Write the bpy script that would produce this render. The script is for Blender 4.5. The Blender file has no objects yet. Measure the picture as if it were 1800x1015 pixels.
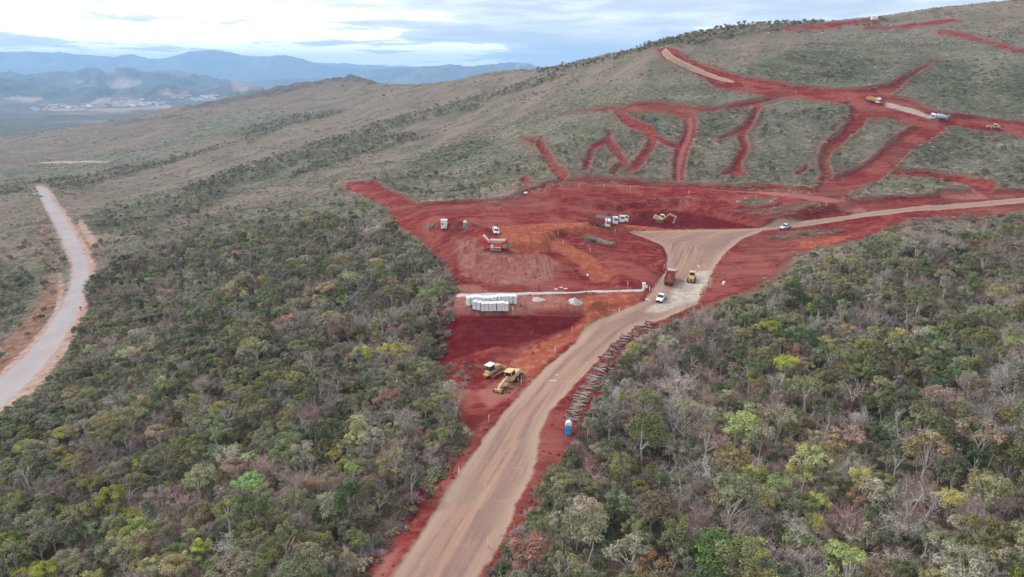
import bpy, math, random
import numpy as np
from mathutils import Vector, Matrix

scene = bpy.context.scene
R = math.radians
rng = np.random.default_rng(7)
random.seed(7)

# ------------------------------------------------------------------ camera
CAM_H = 62.0
PITCH = R(16.8)
FPX = 1250.0                      # focal length in photo pixels (photo 1800 x 1015)
cam_data = bpy.data.cameras.new('camera')
cam = bpy.data.objects.new('camera', cam_data)
scene.collection.objects.link(cam)
cam.location = (0, 0, CAM_H)
cam.rotation_euler = (math.pi / 2 - PITCH, 0, 0)
cam_data.sensor_width = 36.0
cam_data.lens = 36.0 * FPX / 1800.0
cam_data.clip_start = 0.5
cam_data.clip_end = 80000.0
scene.camera = cam

# ------------------------------------------------------------------ sun, sky, exposure
SUN_EL, SUN_AZ = R(42), R(303)     # azimuth clockwise from +Y
sun_data = bpy.data.lights.new('sun', 'SUN')
sun_data.energy = 1.5
sun_data.angle = R(10)
sun_data.color = (1.0, 0.965, 0.92)
sun = bpy.data.objects.new('sun', sun_data)
scene.collection.objects.link(sun)
sd = Vector((math.sin(SUN_AZ) * math.cos(SUN_EL), math.cos(SUN_AZ) * math.cos(SUN_EL), math.sin(SUN_EL)))
sun.rotation_euler = sd.to_track_quat('Z', 'Y').to_euler()
sun.location = (0, -50, 300)

world = bpy.data.worlds.new('World')
scene.world = world
world.use_nodes = True
wt = world.node_tree
wt.nodes.clear()

class NT:
    """small helper to write node trees"""
    def __init__(s, tree): s.t = tree
    def n(s, typ, **kw):
        nd = s.t.nodes.new(typ)
        for k, v in kw.items(): setattr(nd, k, v)
        return nd
    def l(s, a, b): s.t.links.new(a, b)
    def val(s, inp, v):
        if hasattr(v, 'is_linked') or hasattr(v, 'links'): s.l(v, inp)
        else:
            if isinstance(v, (tuple, list)) and len(v) == 3 and inp.type == 'RGBA': v = (*v, 1)
            inp.default_value = v
    def m(s, op, a, b=0.0, c=None, clamp=False):
        nd = s.n('ShaderNodeMath', operation=op, use_clamp=clamp)
        s.val(nd.inputs[0], a); s.val(nd.inputs[1], b)
        if c is not None: s.val(nd.inputs[2], c)
        return nd.outputs[0]
    def mix(s, f, a, b, mode='MIX'):
        nd = s.n('ShaderNodeMix', data_type='RGBA', blend_type=mode, clamp_factor=True)
        s.val(nd.inputs[0], f); s.val(nd.inputs[6], a); s.val(nd.inputs[7], b)
        return nd.outputs[2]
    def ramp(s, f, lo, hi, a=0.0, b=1.0, smooth=True):
        nd = s.n('ShaderNodeMapRange', interpolation_type='SMOOTHSTEP' if smooth else 'LINEAR')
        s.val(nd.inputs[0], f); s.val(nd.inputs[1], lo); s.val(nd.inputs[2], hi); s.val(nd.inputs[3], a); s.val(nd.inputs[4], b)
        return nd.outputs[0]
    def noise(s, vec, scale, detail=4, rough=0.55, dist=0.0, col=False):
        nd = s.n('ShaderNodeTexNoise')
        if vec is not None: s.l(vec, nd.inputs['Vector'])
        nd.inputs['Scale'].default_value = scale
        nd.inputs['Detail'].default_value = detail
        nd.inputs['Roughness'].default_value = rough
        nd.inputs['Distortion'].default_value = dist
        return nd.outputs['Color' if col else 'Fac']
    def vmul(s, vec, xyz, add=(0, 0, 0)):
        nd = s.n('ShaderNodeVectorMath', operation='MULTIPLY_ADD')
        s.l(vec, nd.inputs[0]); nd.inputs[1].default_value = xyz; nd.inputs[2].default_value = add
        return nd.outputs[0]
    def attr(s, name):
        nd = s.n('ShaderNodeAttribute', attribute_name=name)
        return nd.outputs['Fac']

w = NT(wt)
out = w.n('ShaderNodeOutputWorld')
sky = w.n('ShaderNodeTexSky', sky_type='NISHITA', sun_disc=False, sun_elevation=SUN_EL, sun_rotation=SUN_AZ)
sky.dust_density = 2.0
bg_sky = w.n('ShaderNodeBackground'); bg_sky.inputs['Strength'].default_value = 0.11
w.l(sky.outputs[0], bg_sky.inputs['Color'])
tc = w.n('ShaderNodeTexCoord')
dirv = tc.outputs['Generated']
sep = w.n('ShaderNodeSeparateXYZ'); w.l(dirv, sep.inputs[0])
# layered deck: cloud banks are wide and thin towards the horizon
big = w.noise(w.vmul(dirv, (1.8, 1.8, 17.0), (1.3, .4, .2)), 1.0, 3, .5, .3)
mid = w.noise(w.vmul(dirv, (4.6, 4.6, 52.0), (4.1, 2.2, 1.9)), 1.0, 6, .58, .5)
puff = w.noise(w.vmul(dirv, (9.5, 9.5, 75.0), (2.0, 7.7, 3.1)), 1.0, 8, .62, .4)
side = w.ramp(w.m('ADD', sep.outputs['X'], w.m('MULTIPLY', sep.outputs['Z'], 1.6)), -0.40, 0.50, 0.045, -0.07)
dens = w.m('ADD', w.m('ADD', w.m('MULTIPLY', big, .30), w.m('MULTIPLY', mid, .42)), w.m('ADD', w.m('MULTIPLY', puff, .30), side))
bright = w.ramp(dens, 0.516, 0.548)
glow = w.ramp(dens, 0.43, 0.54)
grey = w.mix(w.ramp(puff, 0.38, 0.62), (0.50, 0.545, 0.62), (0.66, 0.69, 0.74))
ccol = w.mix(glow, grey, (0.80, 0.83, 0.87))
ccol = w.mix(bright, ccol, (1.65, 1.64, 1.62))
low = w.ramp(sep.outputs['Z'], -0.01, 0.03, 1.0, 0.0)
ccol = w.mix(w.m('MULTIPLY', low, 0.25), ccol, (1.5, 1.6, 1.75))
bg_cl = w.n('ShaderNodeBackground'); w.l(ccol, bg_cl.inputs['Color']); bg_cl.inputs['Strength'].default_value = 1.0
cover = w.ramp(dens, 0.36, 0.46, 0.80, 0.98)
mx = w.n('ShaderNodeMixShader'); w.l(cover, mx.inputs[0]); w.l(bg_sky.outputs[0], mx.inputs[1]); w.l(bg_cl.outputs[0], mx.inputs[2])
w.l(mx.outputs[0], out.inputs['Surface'])

scene.view_settings.view_transform = 'Standard'
scene.view_settings.look = 'None'
scene.view_settings.exposure = 0.70
scene.view_settings.gamma = 1.0
scene.view_settings.use_curve_mapping = False
scene.render.engine = 'CYCLES'
scene.cycles.max_bounces = 5
scene.cycles.diffuse_bounces = 3
scene.cycles.transparent_max_bounces = 6
scene.cycles.volume_bounces = 2
scene.cycles.use_denoising = True

# ------------------------------------------------------------------ survey: photo ray -> ground
CP, SP = math.cos(PITCH), math.sin(PITCH)
def ray(px, py):
    u = (np.asarray(px, float) - 900.0) / FPX
    v = (507.5 - np.asarray(py, float)) / FPX
    return u, CP + v * SP, -SP + v * CP           # x, y, z of direction
def at_z(px, py, z):
    dx, dy, dz = ray(px, py); t = (z - CAM_H) / dz
    return (float(dx * t), float(dy * t), float(z))
def at_y(px, py, Y):
    dx, dy, dz = ray(px, py); t = Y / dy
    return (float(dx * t), float(Y), float(CAM_H + dz * t))
def project(x, y, z):
    x = np.asarray(x, float); y = np.asarray(y, float); z = np.asarray(z, float) - CAM_H
    d = y * CP - z * SP
    v = (y * SP + z * CP) / d
    return 900 + FPX * x / d, 507.5 - FPX * v, d

def hash2(ix, iy, seed):
    h = (ix.astype(np.int64) * 374761393 + iy.astype(np.int64) * 668265263 + seed * 1442695041) & 0xffffffff
    h = ((h ^ (h >> 13)) * 1274126177) & 0xffffffff
    return ((h ^ (h >> 16)) & 0xffff) / 65535.0
def vnoise(x, y, seed=0):
    ix = np.floor(x); iy = np.floor(y); fx = x - ix; fy = y - iy
    fx = fx * fx * (3 - 2 * fx); fy = fy * fy * (3 - 2 * fy)
    a = hash2(ix, iy, seed); b = hash2(ix + 1, iy, seed); c = hash2(ix, iy + 1, seed); d = hash2(ix + 1, iy + 1, seed)
    return (a * (1 - fx) + b * fx) * (1 - fy) + (c * (1 - fx) + d * fx) * fy
def fbm(x, y, oct=4, seed=0, gain=0.5):
    s = 0; a = 1; t = 0
    for k in range(oct):
        s = s + a * (vnoise(x, y, seed + k * 17) * 2 - 1); t += a
        x = x * 2.03 + 5.1; y = y * 2.03 + 3.7; a *= gain
    return s / t
def sstep(x, a, b):
    t = np.clip((x - a) / (b - a), 0, 1); return t * t * (3 - 2 * t)

# ------------------------------------------------------------------ terrain heights
CZ = [  # photo x, photo y, ground level
 # haul road
 (560,1300,0),(770,1015,0),(850,850,0),(920,720,0),(1000,610,1),(1090,560,2),(1160,523,3),(1200,480,4),(1210,430,5),(1250,405,6),(1379,400,6.5),(1500,385,8),(1650,366,10),(1800,352,12),(1950,345,14),
 # right woodland
 (900,1300,0),(1000,960,0),(1200,900,0.5),(1400,1015,2.5),(1800,1300,6),(1800,1015,7),(1800,800,8.5),(1800,620,10),(1800,480,11),(1500,850,3),(1500,650,4),(1500,500,6),(1250,650,2),(1300,520,4),(1100,700,0.5),(1650,430,9),(1450,430,6.5),(2300,900,14),(2300,500,18),
 # left woodland
 (650,1015,-1),(600,1300,-1),(600,850,-3),(700,700,-3),(400,1015,-7),(400,800,-8),(600,650,-5),(750,620,-2.5),(550,500,-6),(700,450,0),(200,850,-14),(0,930,-19),(0,1100,-17),(0,1300,-16),(300,650,-15),(200,600,-19),(350,500,-15),(300,450,-18),(500,420,-9),(-400,1000,-26),(-400,1300,-22),
 # valley road on the left
 (-100,760,-29),(0,700,-28),(60,640,-26.5),(110,570,-25),(145,500,-24),(140,450,-23),(100,390,-22),(67,337,-26),(90,355,-24),
 (0,560,-30),(-150,560,-36),(0,450,-28),(0,380,-30),(-200,400,-40),(200,500,-21),(180,430,-20),(-400,600,-45),
 # site terraces
 (1000,590,0),(900,660,-1),(800,660,-2),(790,640,-2.5),(840,740,-1),
 (800,545,4),(900,548,4),(1000,545,4),(1060,530,3.6),(1100,545,3),(803,520,4.2),(950,518,4.2),(1130,512,3.8),
 (850,500,4.5),(960,500,4.5),(1040,495,4.6),
 (860,440,9),(950,440,9),(820,412,9),(780,395,8.5),(870,405,8.5),(1000,425,7.5),(1000,400,7.5),(1060,440,6),(1100,470,5),(1100,412,6.2),
 (1060,392,6.5),(1165,390,6),(1100,370,7),(1250,385,7),(900,370,9),(800,370,8),(700,360,4),
 (1000,345,10.5),(1100,340,11),(1250,350,11),(1370,356,11.5),(1000,325,12),(1130,325,13),(1250,332,13),(1400,345,13),(1500,350,13),(1650,350,13.5),
 (620,332,-2),(660,340,1),(600,360,-5),(1350,430,5.5),(1320,470,4.5),
]
CY = [  # photo x, photo y, distance forward
 (1000,300,350),(1100,290,358),(1200,300,352),(1300,300,352),(1400,300,352),(1500,310,346),(1650,310,340),(1800,300,335),(1950,300,330),
 (900,310,385),(850,330,375),(780,340,372),(700,330,395),
 (1100,250,395),(1200,250,392),(1300,240,396),(1400,240,392),(1500,250,382),(1650,255,375),(1800,255,372),
 (1100,195,450),(1200,195,440),(1300,190,437),(1400,180,437),(1534,180,425),(1600,197,412),(1648,208,405),(1740,223,400),(1800,232,395),(1950,240,390),
 (1000,210,470),(1290,145,485),(1400,158,462),(1230,122,520),(1160,90,570),(1500,130,480),(1650,160,450),(1800,190,425),
 (1400,100,520),(1550,90,525),(1700,90,515),(1800,110,480),(1950,100,480),
 (1500,55,590),(1650,50,580),(1800,40,560),(1400,60,590),(1280,80,590),
 (1160,78,630),(1330,44,640),(1420,40,650),(1500,33,660),(1650,18,670),(1800,0,680),(2000,-25,690),(2300,-60,700),
 (1050,103,720),(1000,112,790),(930,119,900),(860,130,1040),(760,146,1300),
 (1050,160,560),(1000,150,640),(950,200,540),(900,260,455),(950,290,400),(900,200,600),(900,150,780),(850,180,760),
 (800,290,450),(700,290,480),(800,230,590),(800,180,830),(700,240,640),(700,200,850),(620,280,560),(620,230,780),(620,190,1050),
 (500,340,450),(500,290,590),(500,250,760),(500,220,950),(500,190,1200),(560,160,1450),(590,140,1560),(610,134,1560),(628,131,1560),(640,137,1560),(660,147,1560),(700,147,1540),
 (430,172,1500),(520,155,1540),(300,193,1500),(200,215,1450),(100,232,1420),(0,244,1400),(-200,265,1400),
 (400,350,460),(400,280,680),(400,240,900),(400,210,1150),(300,380,430),(300,330,540),(300,270,800),(300,230,1100),
 (200,400,410),(200,340,560),(200,300,720),(200,270,880),(200,240,1150),(100,310,720),(100,285,880),(100,260,1150),
 (0,330,640),(0,310,740),(0,285,880),(0,260,1180),(-200,340,640),(-200,290,1000),
]
UW = []  # X/Y ratio, Y, z  : what lies behind the crests, and beyond the frame
for u_ in (-1.5, -0.8, -0.72, -0.6, -0.5, -0.4, -0.3, -0.2, -0.1, 0, 0.2, 0.5, 0.9, 1.5):
    UW.append((u_, 2600, -126)); UW.append((u_, 4500, -128))
for u_, y_, z_ in ((-0.72,1800,-95),(-0.55,1800,-70),(-0.45,1900,-55),(-0.35,1950,-20),(-0.22,1950,10),(-0.15,1900,0),(-0.05,1600,20),(0.0,1400,30),(0.03,1150,50),(0.1,950,60),(0.22,900,75),(0.4,950,80),(0.6,1000,85),(0.9,1100,90),(1.5,1200,90),
                   (1.2,60,12),(1.2,120,22),(1.2,250,35),(1.2,450,60),(-1.2,60,-28),(-1.2,150,-38),(-1.2,400,-50),(-1.2,1000,-60)):
    UW.append((u_, y_, z_))
pts = [at_z(*c) for c in CZ] + [at_y(*c) for c in CY] + [(u_ * y_, y_, z_) for u_, y_, z_ in UW]
pts = np.array(pts)
def uv(x, y):
    yy = np.maximum(y, 45.0)
    return np.clip(x / yy, -2, 2) * 1.6, np.log(yy)
cu, cv_ = uv(pts[:, 0], pts[:, 1])
def tpsk(r2): return 0.5 * r2 * np.log(r2 + 1e-9)
N = len(pts)
K = tpsk((cu[:, None] - cu[None]) ** 2 + (cv_[:, None] - cv_[None]) ** 2) + np.eye(N) * 0.0006
A = np.zeros((N + 3, N + 3)); A[:N, :N] = K
A[:N, N] = 1; A[:N, N + 1] = cu; A[:N, N + 2] = cv_; A[N:, :N] = A[:N, N:].T
sol = np.linalg.solve(A, np.concatenate([pts[:, 2], [0, 0, 0]]))
def base_h(x, y):
    shp = x.shape; x = x.ravel(); y = y.ravel(); o = np.empty(len(x))
    for s in range(0, len(x), 60000):
        a, b = uv(x[s:s + 60000], y[s:s + 60000])
        r2 = (a[:, None] - cu[None]) ** 2 + (b[:, None] - cv_[None]) ** 2
        o[s:s + 60000] = tpsk(r2) @ sol[:N] + sol[N] + sol[N + 1] * a + sol[N + 2] * b
    return o.reshape(shp)

def graded(lo, hi, step, a, b, g):
    core = list(np.arange(a, b + step, step)); s = step; v = core[-1]
    while v < hi: s *= g; v += s; core.append(v)
    s = step; v = core[0]; pre = []
    while v > lo: s *= g; v -= s; pre.append(v)
    return np.array(pre[::-1] + core)
GX = graded(-22000, 22000, 1.0, -215, 250, 1.022)
GY = graded(-2500, 24000, 0.9, 68, 410, 1.013)
XX, YY = np.meshgrid(GX, GY)
ZZ = base_h(XX, YY)
far_w = sstep(YY, 2300, 3200)
ZZ = ZZ * (1 - far_w) + far_w * (-128.0)
side_w = sstep(np.abs(XX) / np.maximum(YY, 45.0), 2.0, 3.5)

def interp(F, x, y):
    x = np.atleast_1d(np.asarray(x, float)); y = np.atleast_1d(np.asarray(y, float))
    i = np.clip(np.searchsorted(GX, x) - 1, 0, len(GX) - 2); j = np.clip(np.searchsorted(GY, y) - 1, 0, len(GY) - 2)
    fx = np.clip((x - GX[i]) / (GX[i + 1] - GX[i]), 0, 1); fy = np.clip((y - GY[j]) / (GY[j + 1] - GY[j]), 0, 1)
    return (F[j, i] * (1 - fx) + F[j, i + 1] * fx) * (1 - fy) + (F[j + 1, i] * (1 - fx) + F[j + 1, i + 1] * fx) * fy
TS = 60 * np.exp(np.linspace(0, math.log(2600 / 60), 900))
def G(px, py, lift=0.0):
    """where the line of sight through photo point (px,py) first comes within lift of the ground"""
    px = np.atleast_1d(np.asarray(px, float)); py = np.atleast_1d(np.asarray(py, float))
    dx, dy, dz = ray(px, py)
    dy = dy + 0 * px
    X = dx[:, None] * TS; Y = dy[:, None] * TS; Z = CAM_H + (dz + 0 * px)[:, None] * TS
    D = Z - interp(ZZ, X.ravel(), Y.ravel()).reshape(X.shape) - lift
    hit = D < 0
    k = np.where(hit.any(1), hit.argmax(1), len(TS) - 1); k = np.maximum(k, 1)
    r = np.arange(len(px)); d0 = D[r, k - 1]; d1 = D[r, k]
    f = np.where(hit.any(1), d0 / np.maximum(d0 - d1, 1e-9), 1)
    t = TS[k - 1] + (TS[k] - TS[k - 1]) * f
    x = dx * t; y = dy * t
    return np.stack([x, y, interp(ZZ, x, y)], 1)
def g1(px, py, lift=0.0):
    p = G([px], [py], lift)[0]; return Vector((float(p[0]), float(p[1]), float(p[2])))
def poly_w(P, sub=6):
    """photo outline -> ground outline (subdivided)"""
    P = np.array(P, float); Q = np.roll(P, -1, 0); L = []
    for a, b in zip(P, Q):
        n = max(1, int(np.hypot(*(b - a)) / sub / 3))
        for k in range(n): L.append(a + (b - a) * k / n)
    L = np.array(L); return G(L[:, 0], L[:, 1])[:, :2]
def stroke(P, W):
    """photo centre line with widths -> photo outline"""
    P = np.array(P, float); W = np.broadcast_to(np.array(W, float), (len(P),))
    for _ in range(2 if len(P) > 3 else 0):                       # round the corners off
        D = np.column_stack([P, W]); a, b = D[:-1], D[1:]; D = np.concatenate([D[:1], np.stack([a * .75 + b * .25, a * .25 + b * .75], 1).reshape(-1, 3), D[-1:]])
        P, W = D[:, :2], D[:, 2]
    T = np.gradient(P, axis=0); T /= np.linalg.norm(T, axis=1)[:, None]; Nn = np.stack([-T[:, 1], T[:, 0]], 1)
    return np.concatenate([P + Nn * W[:, None] / 2, (P - Nn * W[:, None] / 2)[::-1]])
def sdf(poly, x, y, lim=12.0):
    """signed distance, positive inside, clamped"""
    shp = x.shape; x = x.ravel(); y = y.ravel(); o = np.full(len(x), -lim)
    lo = poly.min(0) - lim; hi = poly.max(0) + lim
    idx = np.nonzero((x > lo[0]) & (x < hi[0]) & (y > lo[1]) & (y < hi[1]))[0]
    a = poly; b = np.roll(poly, -1, 0)
    for s in range(0, len(idx), 40000):
        I = idx[s:s + 40000]; X = x[I][:, None]; Y = y[I][:, None]
        ex = (b - a)[:, 0]; ey = (b - a)[:, 1]
        t = np.clip(((X - a[:, 0]) * ex + (Y - a[:, 1]) * ey) / (ex * ex + ey * ey + 1e-12), 0, 1)
        d = np.sqrt(((X - a[:, 0] - t * ex) ** 2 + (Y - a[:, 1] - t * ey) ** 2).min(1))
        c = ((a[:, 1] > Y) != (b[:, 1] > Y)) & (X < ex * (Y - a[:, 1]) / np.where(np.abs(ey) < 1e-12, 1e-12, ey) + a[:, 0])
        ins = c.sum(1) % 2 == 1
        o[I] = np.clip(np.where(ins, d, -d), -lim, lim)
    return o.reshape(shp)

# ground classes: photo outlines laid on the ground
RED = [
 [(605,325),(660,323),(700,345),(740,365),(800,360),(860,355),(900,348),(930,335),(980,322),(1010,318),(1060,318),(1140,325),(1250,330),(1370,334),(1440,338),(1500,348),(1560,352),(1650,342),(1740,342),(1800,338),(1950,335),
  (1950,372),(1800,372),(1720,385),(1600,385),(1560,405),(1500,425),(1420,440),(1390,455),(1360,480),(1330,505),(1240,535),(1150,590),(1100,640),(1050,700),(1020,750),(1010,790),(975,830),(950,880),(900,960),(870,1015),(820,1250),
  (420,1250),(620,1015),(720,880),(780,800),(800,765),(785,715),(770,670),(755,630),(765,560),(775,500),(765,455),(740,420),(700,400),(680,375),(650,352),(615,337)],
 [(1152,88),(1185,88),(1205,105),(1260,128),(1310,140),(1400,155),(1470,162),(1520,160),(1562,153),(1600,140),(1580,160),(1565,172),(1600,180),(1630,195),(1660,205),(1740,212),(1800,220),(1950,230),(1950,255),(1800,246),(1740,238),(1690,230),(1650,228),(1600,225),(1560,212),(1530,215),(1500,190),(1400,180),(1330,172),(1290,165),(1260,160),(1235,142),(1190,118),(1165,103)],
 stroke([(1655,222),(1620,240),(1585,258),(1560,285),(1530,310),(1490,330),(1440,352)], [30,32,34,36,40,42,50]),
 stroke([(1515,190),(1505,222),(1475,250),(1447,275),(1447,300),(1455,315),(1440,342)], [40,24,17,15,15,18,18]),
 stroke([(1080,200),(1130,190),(1180,192),(1208,205),(1216,225),(1204,255),(1193,285),(1192,325)], [10,14,18,22,22,20,20,18]),
 stroke([(1090,203),(1110,222),(1142,236),(1150,252),(1130,280),(1108,306)], [12,14,16,16,14,14]),
 stroke([(1146,246),(1170,256),(1195,262)], [10,8,12]),
 stroke([(1108,306),(1088,280),(1068,250),(1072,234)], [12,12,12,4]),
 stroke([(1068,250),(1040,267),(1028,305)], [12,11,9]), stroke([(1100,295),(1085,298),(1075,312)], [6,10,8]),
 stroke([(945,254),(960,275),(973,298),(992,318)], [10,12,13,16]), stroke([(940,255),(915,247)], [7,2]),
 stroke([(1205,196),(1260,196),(1320,188),(1375,172)], [10,6,9,8]),
 stroke([(1332,190),(1318,222),(1300,240),(1312,268),(1292,290),(1298,318)], [8,12,14,12,14,26]),
 stroke([(1318,222),(1290,238),(1262,248)], [10,6,3]), stroke([(1292,300),(1270,312)], [10,6]),
 stroke([(1420,298),(1400,312)], [8,4]), stroke([(985,206),(1030,200),(1085,193)], [3,4,7]),
 stroke([(1380,50),(1450,46),(1545,34)], [5,8,5]), stroke([(1520,50),(1600,47),(1680,38)], [3,5,6]),
 stroke([(1650,58),(1700,65),(1740,80),(1800,98),(1950,130)], [6,8,7,8,10]),
 stroke([(1570,308),(1640,312),(1700,325),(1745,342)], [14,12,22,30]),
 stroke([(918,318),(927,328)], [10,14]), stroke([(1560,160),(1640,110)], [10,3]),
]
VEG_HOLES = [
 [(1478,352),(1520,332),(1560,322),(1600,332),(1650,346),(1610,351),(1560,353),(1510,355)],
 stroke([(1295,374),(1330,370),(1365,372)], [6,16,8]), stroke([(1350,388),(1400,378),(1440,372)], [8,14,6]),
 stroke([(1355,422),(1410,412),(1480,407)], [5,9,5]), stroke([(1028,420),(1055,428),(1080,434)], [5,9,4]),
]
TAN = [
 [(560,1150),(690,1015),(745,930),(800,845),(850,770),(875,735),(920,690),(960,645),(1010,605),(1030,575),(1045,568),(1085,550),(1130,530),(1150,505),(1170,475),(1172,450),(1160,430),(1120,414),(1100,408),(1180,405),(1260,405),(1330,402),(1390,392),(1500,377),(1600,364),(1720,355),(1800,348),(1950,340),
  (1950,352),(1800,357),(1700,366),(1600,373),(1520,382),(1440,395),(1380,403),(1340,406),(1305,420),(1268,450),(1250,480),(1230,510),(1225,535),(1160,563),(1120,575),(1080,605),(1040,645),(1000,690),(965,725),(947,760),(943,790),(938,830),(905,890),(880,960),(845,1015),(760,1150)],
 stroke([(1166,90),(1182,106),(1225,124),(1265,139),(1290,145)], [12,13,9,7,3]),
]
PALE = [stroke([(1040,325),(1130,330),(1250,340),(1370,352),(1450,362),(1520,372)], [4,6,7,8,9,8]),
        stroke([(1212,207),(1216,225),(1204,255),(1193,285),(1192,325)], [6,8,8,8,8]),
        [(1600,318),(1690,322),(1740,350),(1700,352),(1640,345)],
        [(560,1250),(655,1015),(690,960),(705,965),(670,1015),(600,1250)],
        [(840,690),(880,665),(930,650),(900,690),(860,720)]]
ORANGE = [
 [(872,410),(960,404),(1040,402),(1090,394),(1140,397),(1200,404),(1110,411),(960,415),(1000,430),(1040,450),(1072,480),(1072,494),(1040,494),(1020,468),(980,443),(900,443),(868,428)],
 [(1010,532),(1060,520),(1135,518),(1120,540),(1075,566),(1055,580),(1030,600),(1000,605),(965,635),(930,665),(905,672),(893,640),(930,612),(990,588),(1030,560)],
 stroke([(1150,470),(1175,455)], [3,3]),
 [(905,527),(1010,532),(1030,548),(1000,550),(900,549)],
 [(1395,430),(1450,420),(1500,412),(1480,425),(1420,440)],
]
DARK = [  # bank slope and pit: darker soil, their shade put into the colour
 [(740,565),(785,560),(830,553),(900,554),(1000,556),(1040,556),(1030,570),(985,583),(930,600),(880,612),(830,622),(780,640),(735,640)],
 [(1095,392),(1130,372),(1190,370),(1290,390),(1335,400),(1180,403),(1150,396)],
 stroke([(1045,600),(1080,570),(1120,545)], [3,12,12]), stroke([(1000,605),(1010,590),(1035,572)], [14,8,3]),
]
DUST = [
 [(800,425),(850,441),(960,446),(985,465),(978,488),(940,500),(860,500),(808,482)],
 [(770,498),(838,500),(860,512),(905,524),(1010,530),(1000,549),(900,551),(775,556)],
]
WHITE = [[(1180,510),(1195,497),(1220,478),(1248,476),(1246,500),(1222,528),(1160,549),(1135,548),(1140,538),(1172,527)],
         stroke([(1556,184),(1600,195),(1648,210)], [8,9,5])]
LROAD = [stroke([(-90,745),(0,692),(40,657),(85,605),(118,555),(142,500),(142,460),(124,425),(103,385),(83,350),(66,325)], [50,42,38,34,32,30,28,26,22,19,10])]
SHOULD = [stroke([(-90,752),(0,700),(48,660),(93,608),(128,558),(148,500),(146,460),(126,425),(106,385),(86,350),(69,326)], [80,66,60,58,56,50,42,38,30,26,14]),
          stroke([(0,660),(60,610),(110,540),(105,480)], [10,16,14,3]), stroke([(165,430),(140,390)], [16,12])]
PATH2 = [stroke([(-80,289),(0,288),(100,286),(195,281)], [3,3,2.5,2]), ]
print('terrain grid', XX.shape)
# ------------------------------------------------------------------ ground classes on the grid
def cls(outlines, strip=6):
    o = np.full(XX.shape, -12.0)
    jy = (GY > 40) & (GY < 900); jx = (GX > -650) & (GX < 650)
    sub = np.ix_(jy, jx); xs = XX[sub]; ys = YY[sub]; b = o[sub]
    for P in outlines: b = np.maximum(b, sdf(poly_w(P, strip), xs, ys))
    o[sub] = b; return o
c_red = cls(RED); c_hole = cls(VEG_HOLES); c_red = np.minimum(c_red, -c_hole)
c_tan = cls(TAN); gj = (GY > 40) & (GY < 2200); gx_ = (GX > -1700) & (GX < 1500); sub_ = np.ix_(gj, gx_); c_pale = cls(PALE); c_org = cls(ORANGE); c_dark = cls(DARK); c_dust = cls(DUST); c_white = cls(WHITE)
c_lroad = cls(LROAD); c_should = cls(SHOULD); g_dk = np.zeros(XX.shape)
for P in [[(1340,100),(1420,85),(1500,88),(1560,110),(1500,150),(1400,150),(1300,135)],[(1640,110),(1800,120),(1900,200),(1700,200),(1600,150)],[(1115,200),(1200,205),(1190,250),(1150,240)],[(750,270),(850,240),(870,260),(780,300),(700,320)],[(1230,190),(1320,200),(1300,230),(1230,250)],[(1480,200),(1500,190),(1480,240),(1450,250)],[(1000,230),(1060,225),(1040,260)],[(1600,250),(1700,240),(1720,280),(1620,290)]]:
    g_dk[sub_] = np.maximum(g_dk[sub_], sstep(sdf(poly_w(P, 20), XX[sub_], YY[sub_], 20.0), -14, 10))
c_path2 = cls(PATH2)
c_bank = cls([stroke([(-90,700),(-25,655),(28,612),(66,565),(88,520),(96,465)], [44,46,48,44,30,8]), stroke([(96,465),(82,420),(60,380)], [8,14,6]), stroke([(95,348),(118,375),(146,410),(168,445),(170,470)], [3,6,12,16,8]), stroke([(55,328),(75,322)], [8,5])])
soft = lambda P, w: sstep(cls(P), -w, w)
# wide colour areas of the plant cover (greener / drier)
GREEN = [[(1000,170),(1250,130),(1500,60),(1800,60),(1950,60),(1950,340),(1500,350),(1000,320),(700,350),(620,330),(700,280),(850,240),(950,200)],
         [(0,320),(200,300),(500,200),(420,190),(250,260),(0,300)], [(120,390),(300,330),(500,280),(700,215),(700,235),(500,320),(300,370),(150,410)],
         [(200,450),(400,380),(600,350),(780,400),(800,760),(640,1015),(-200,1300),(-300,700),(0,700),(100,620)], [(-200,470),(60,470),(110,520),(100,600),(-200,760)]]
g_green = np.zeros(XX.shape); gj = (GY > 40) & (GY < 2200); gx_ = (GX > -1700) & (GX < 1500); sub_ = np.ix_(gj, gx_)
for P in GREEN: g_green[sub_] = np.maximum(g_green[sub_], sstep(sdf(poly_w(P, 20), XX[sub_], YY[sub_], 30.0), -25, 12))
# centre line of the haul road: distance along and across, for wheel marks
RC = G(*np.array([(700,1120),(770,1015),(820,930),(870,850),(905,790),(935,730),(975,675),(1025,625),(1080,580),(1140,548),(1180,515),(1205,480),(1215,455),(1225,430),(1270,412),(1330,403),(1400,397),(1500,380),(1600,369),(1720,360),(1800,353),(1950,345)], float).T)[:, :2]
seg = np.diff(RC, axis=0); sl = np.hypot(*seg.T); cum = np.concatenate([[0], np.cumsum(sl)])
rd = np.full(XX.shape, 40.0); ra = np.zeros(XX.shape)
jj = np.ix_((GY > 60) & (GY < 420), (GX > -80) & (GX < 330)); xs, ys = XX[jj], YY[jj]
bd = np.full(xs.shape, 1e9); ba = np.zeros(xs.shape); bs = np.zeros(xs.shape)
for k in range(len(seg)):
    t = np.clip(((xs - RC[k, 0]) * seg[k, 0] + (ys - RC[k, 1]) * seg[k, 1]) / sl[k] ** 2, 0, 1)
    ex = xs - RC[k, 0] - t * seg[k, 0]; ey = ys - RC[k, 1] - t * seg[k, 1]; d = np.hypot(ex, ey)
    s_ = np.sign(seg[k, 0] * ey - seg[k, 1] * ex); m_ = d < bd
    bd = np.where(m_, d, bd); ba = np.where(m_, cum[k] + t * sl[k], ba); bs = np.where(m_, s_, bs)
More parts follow.
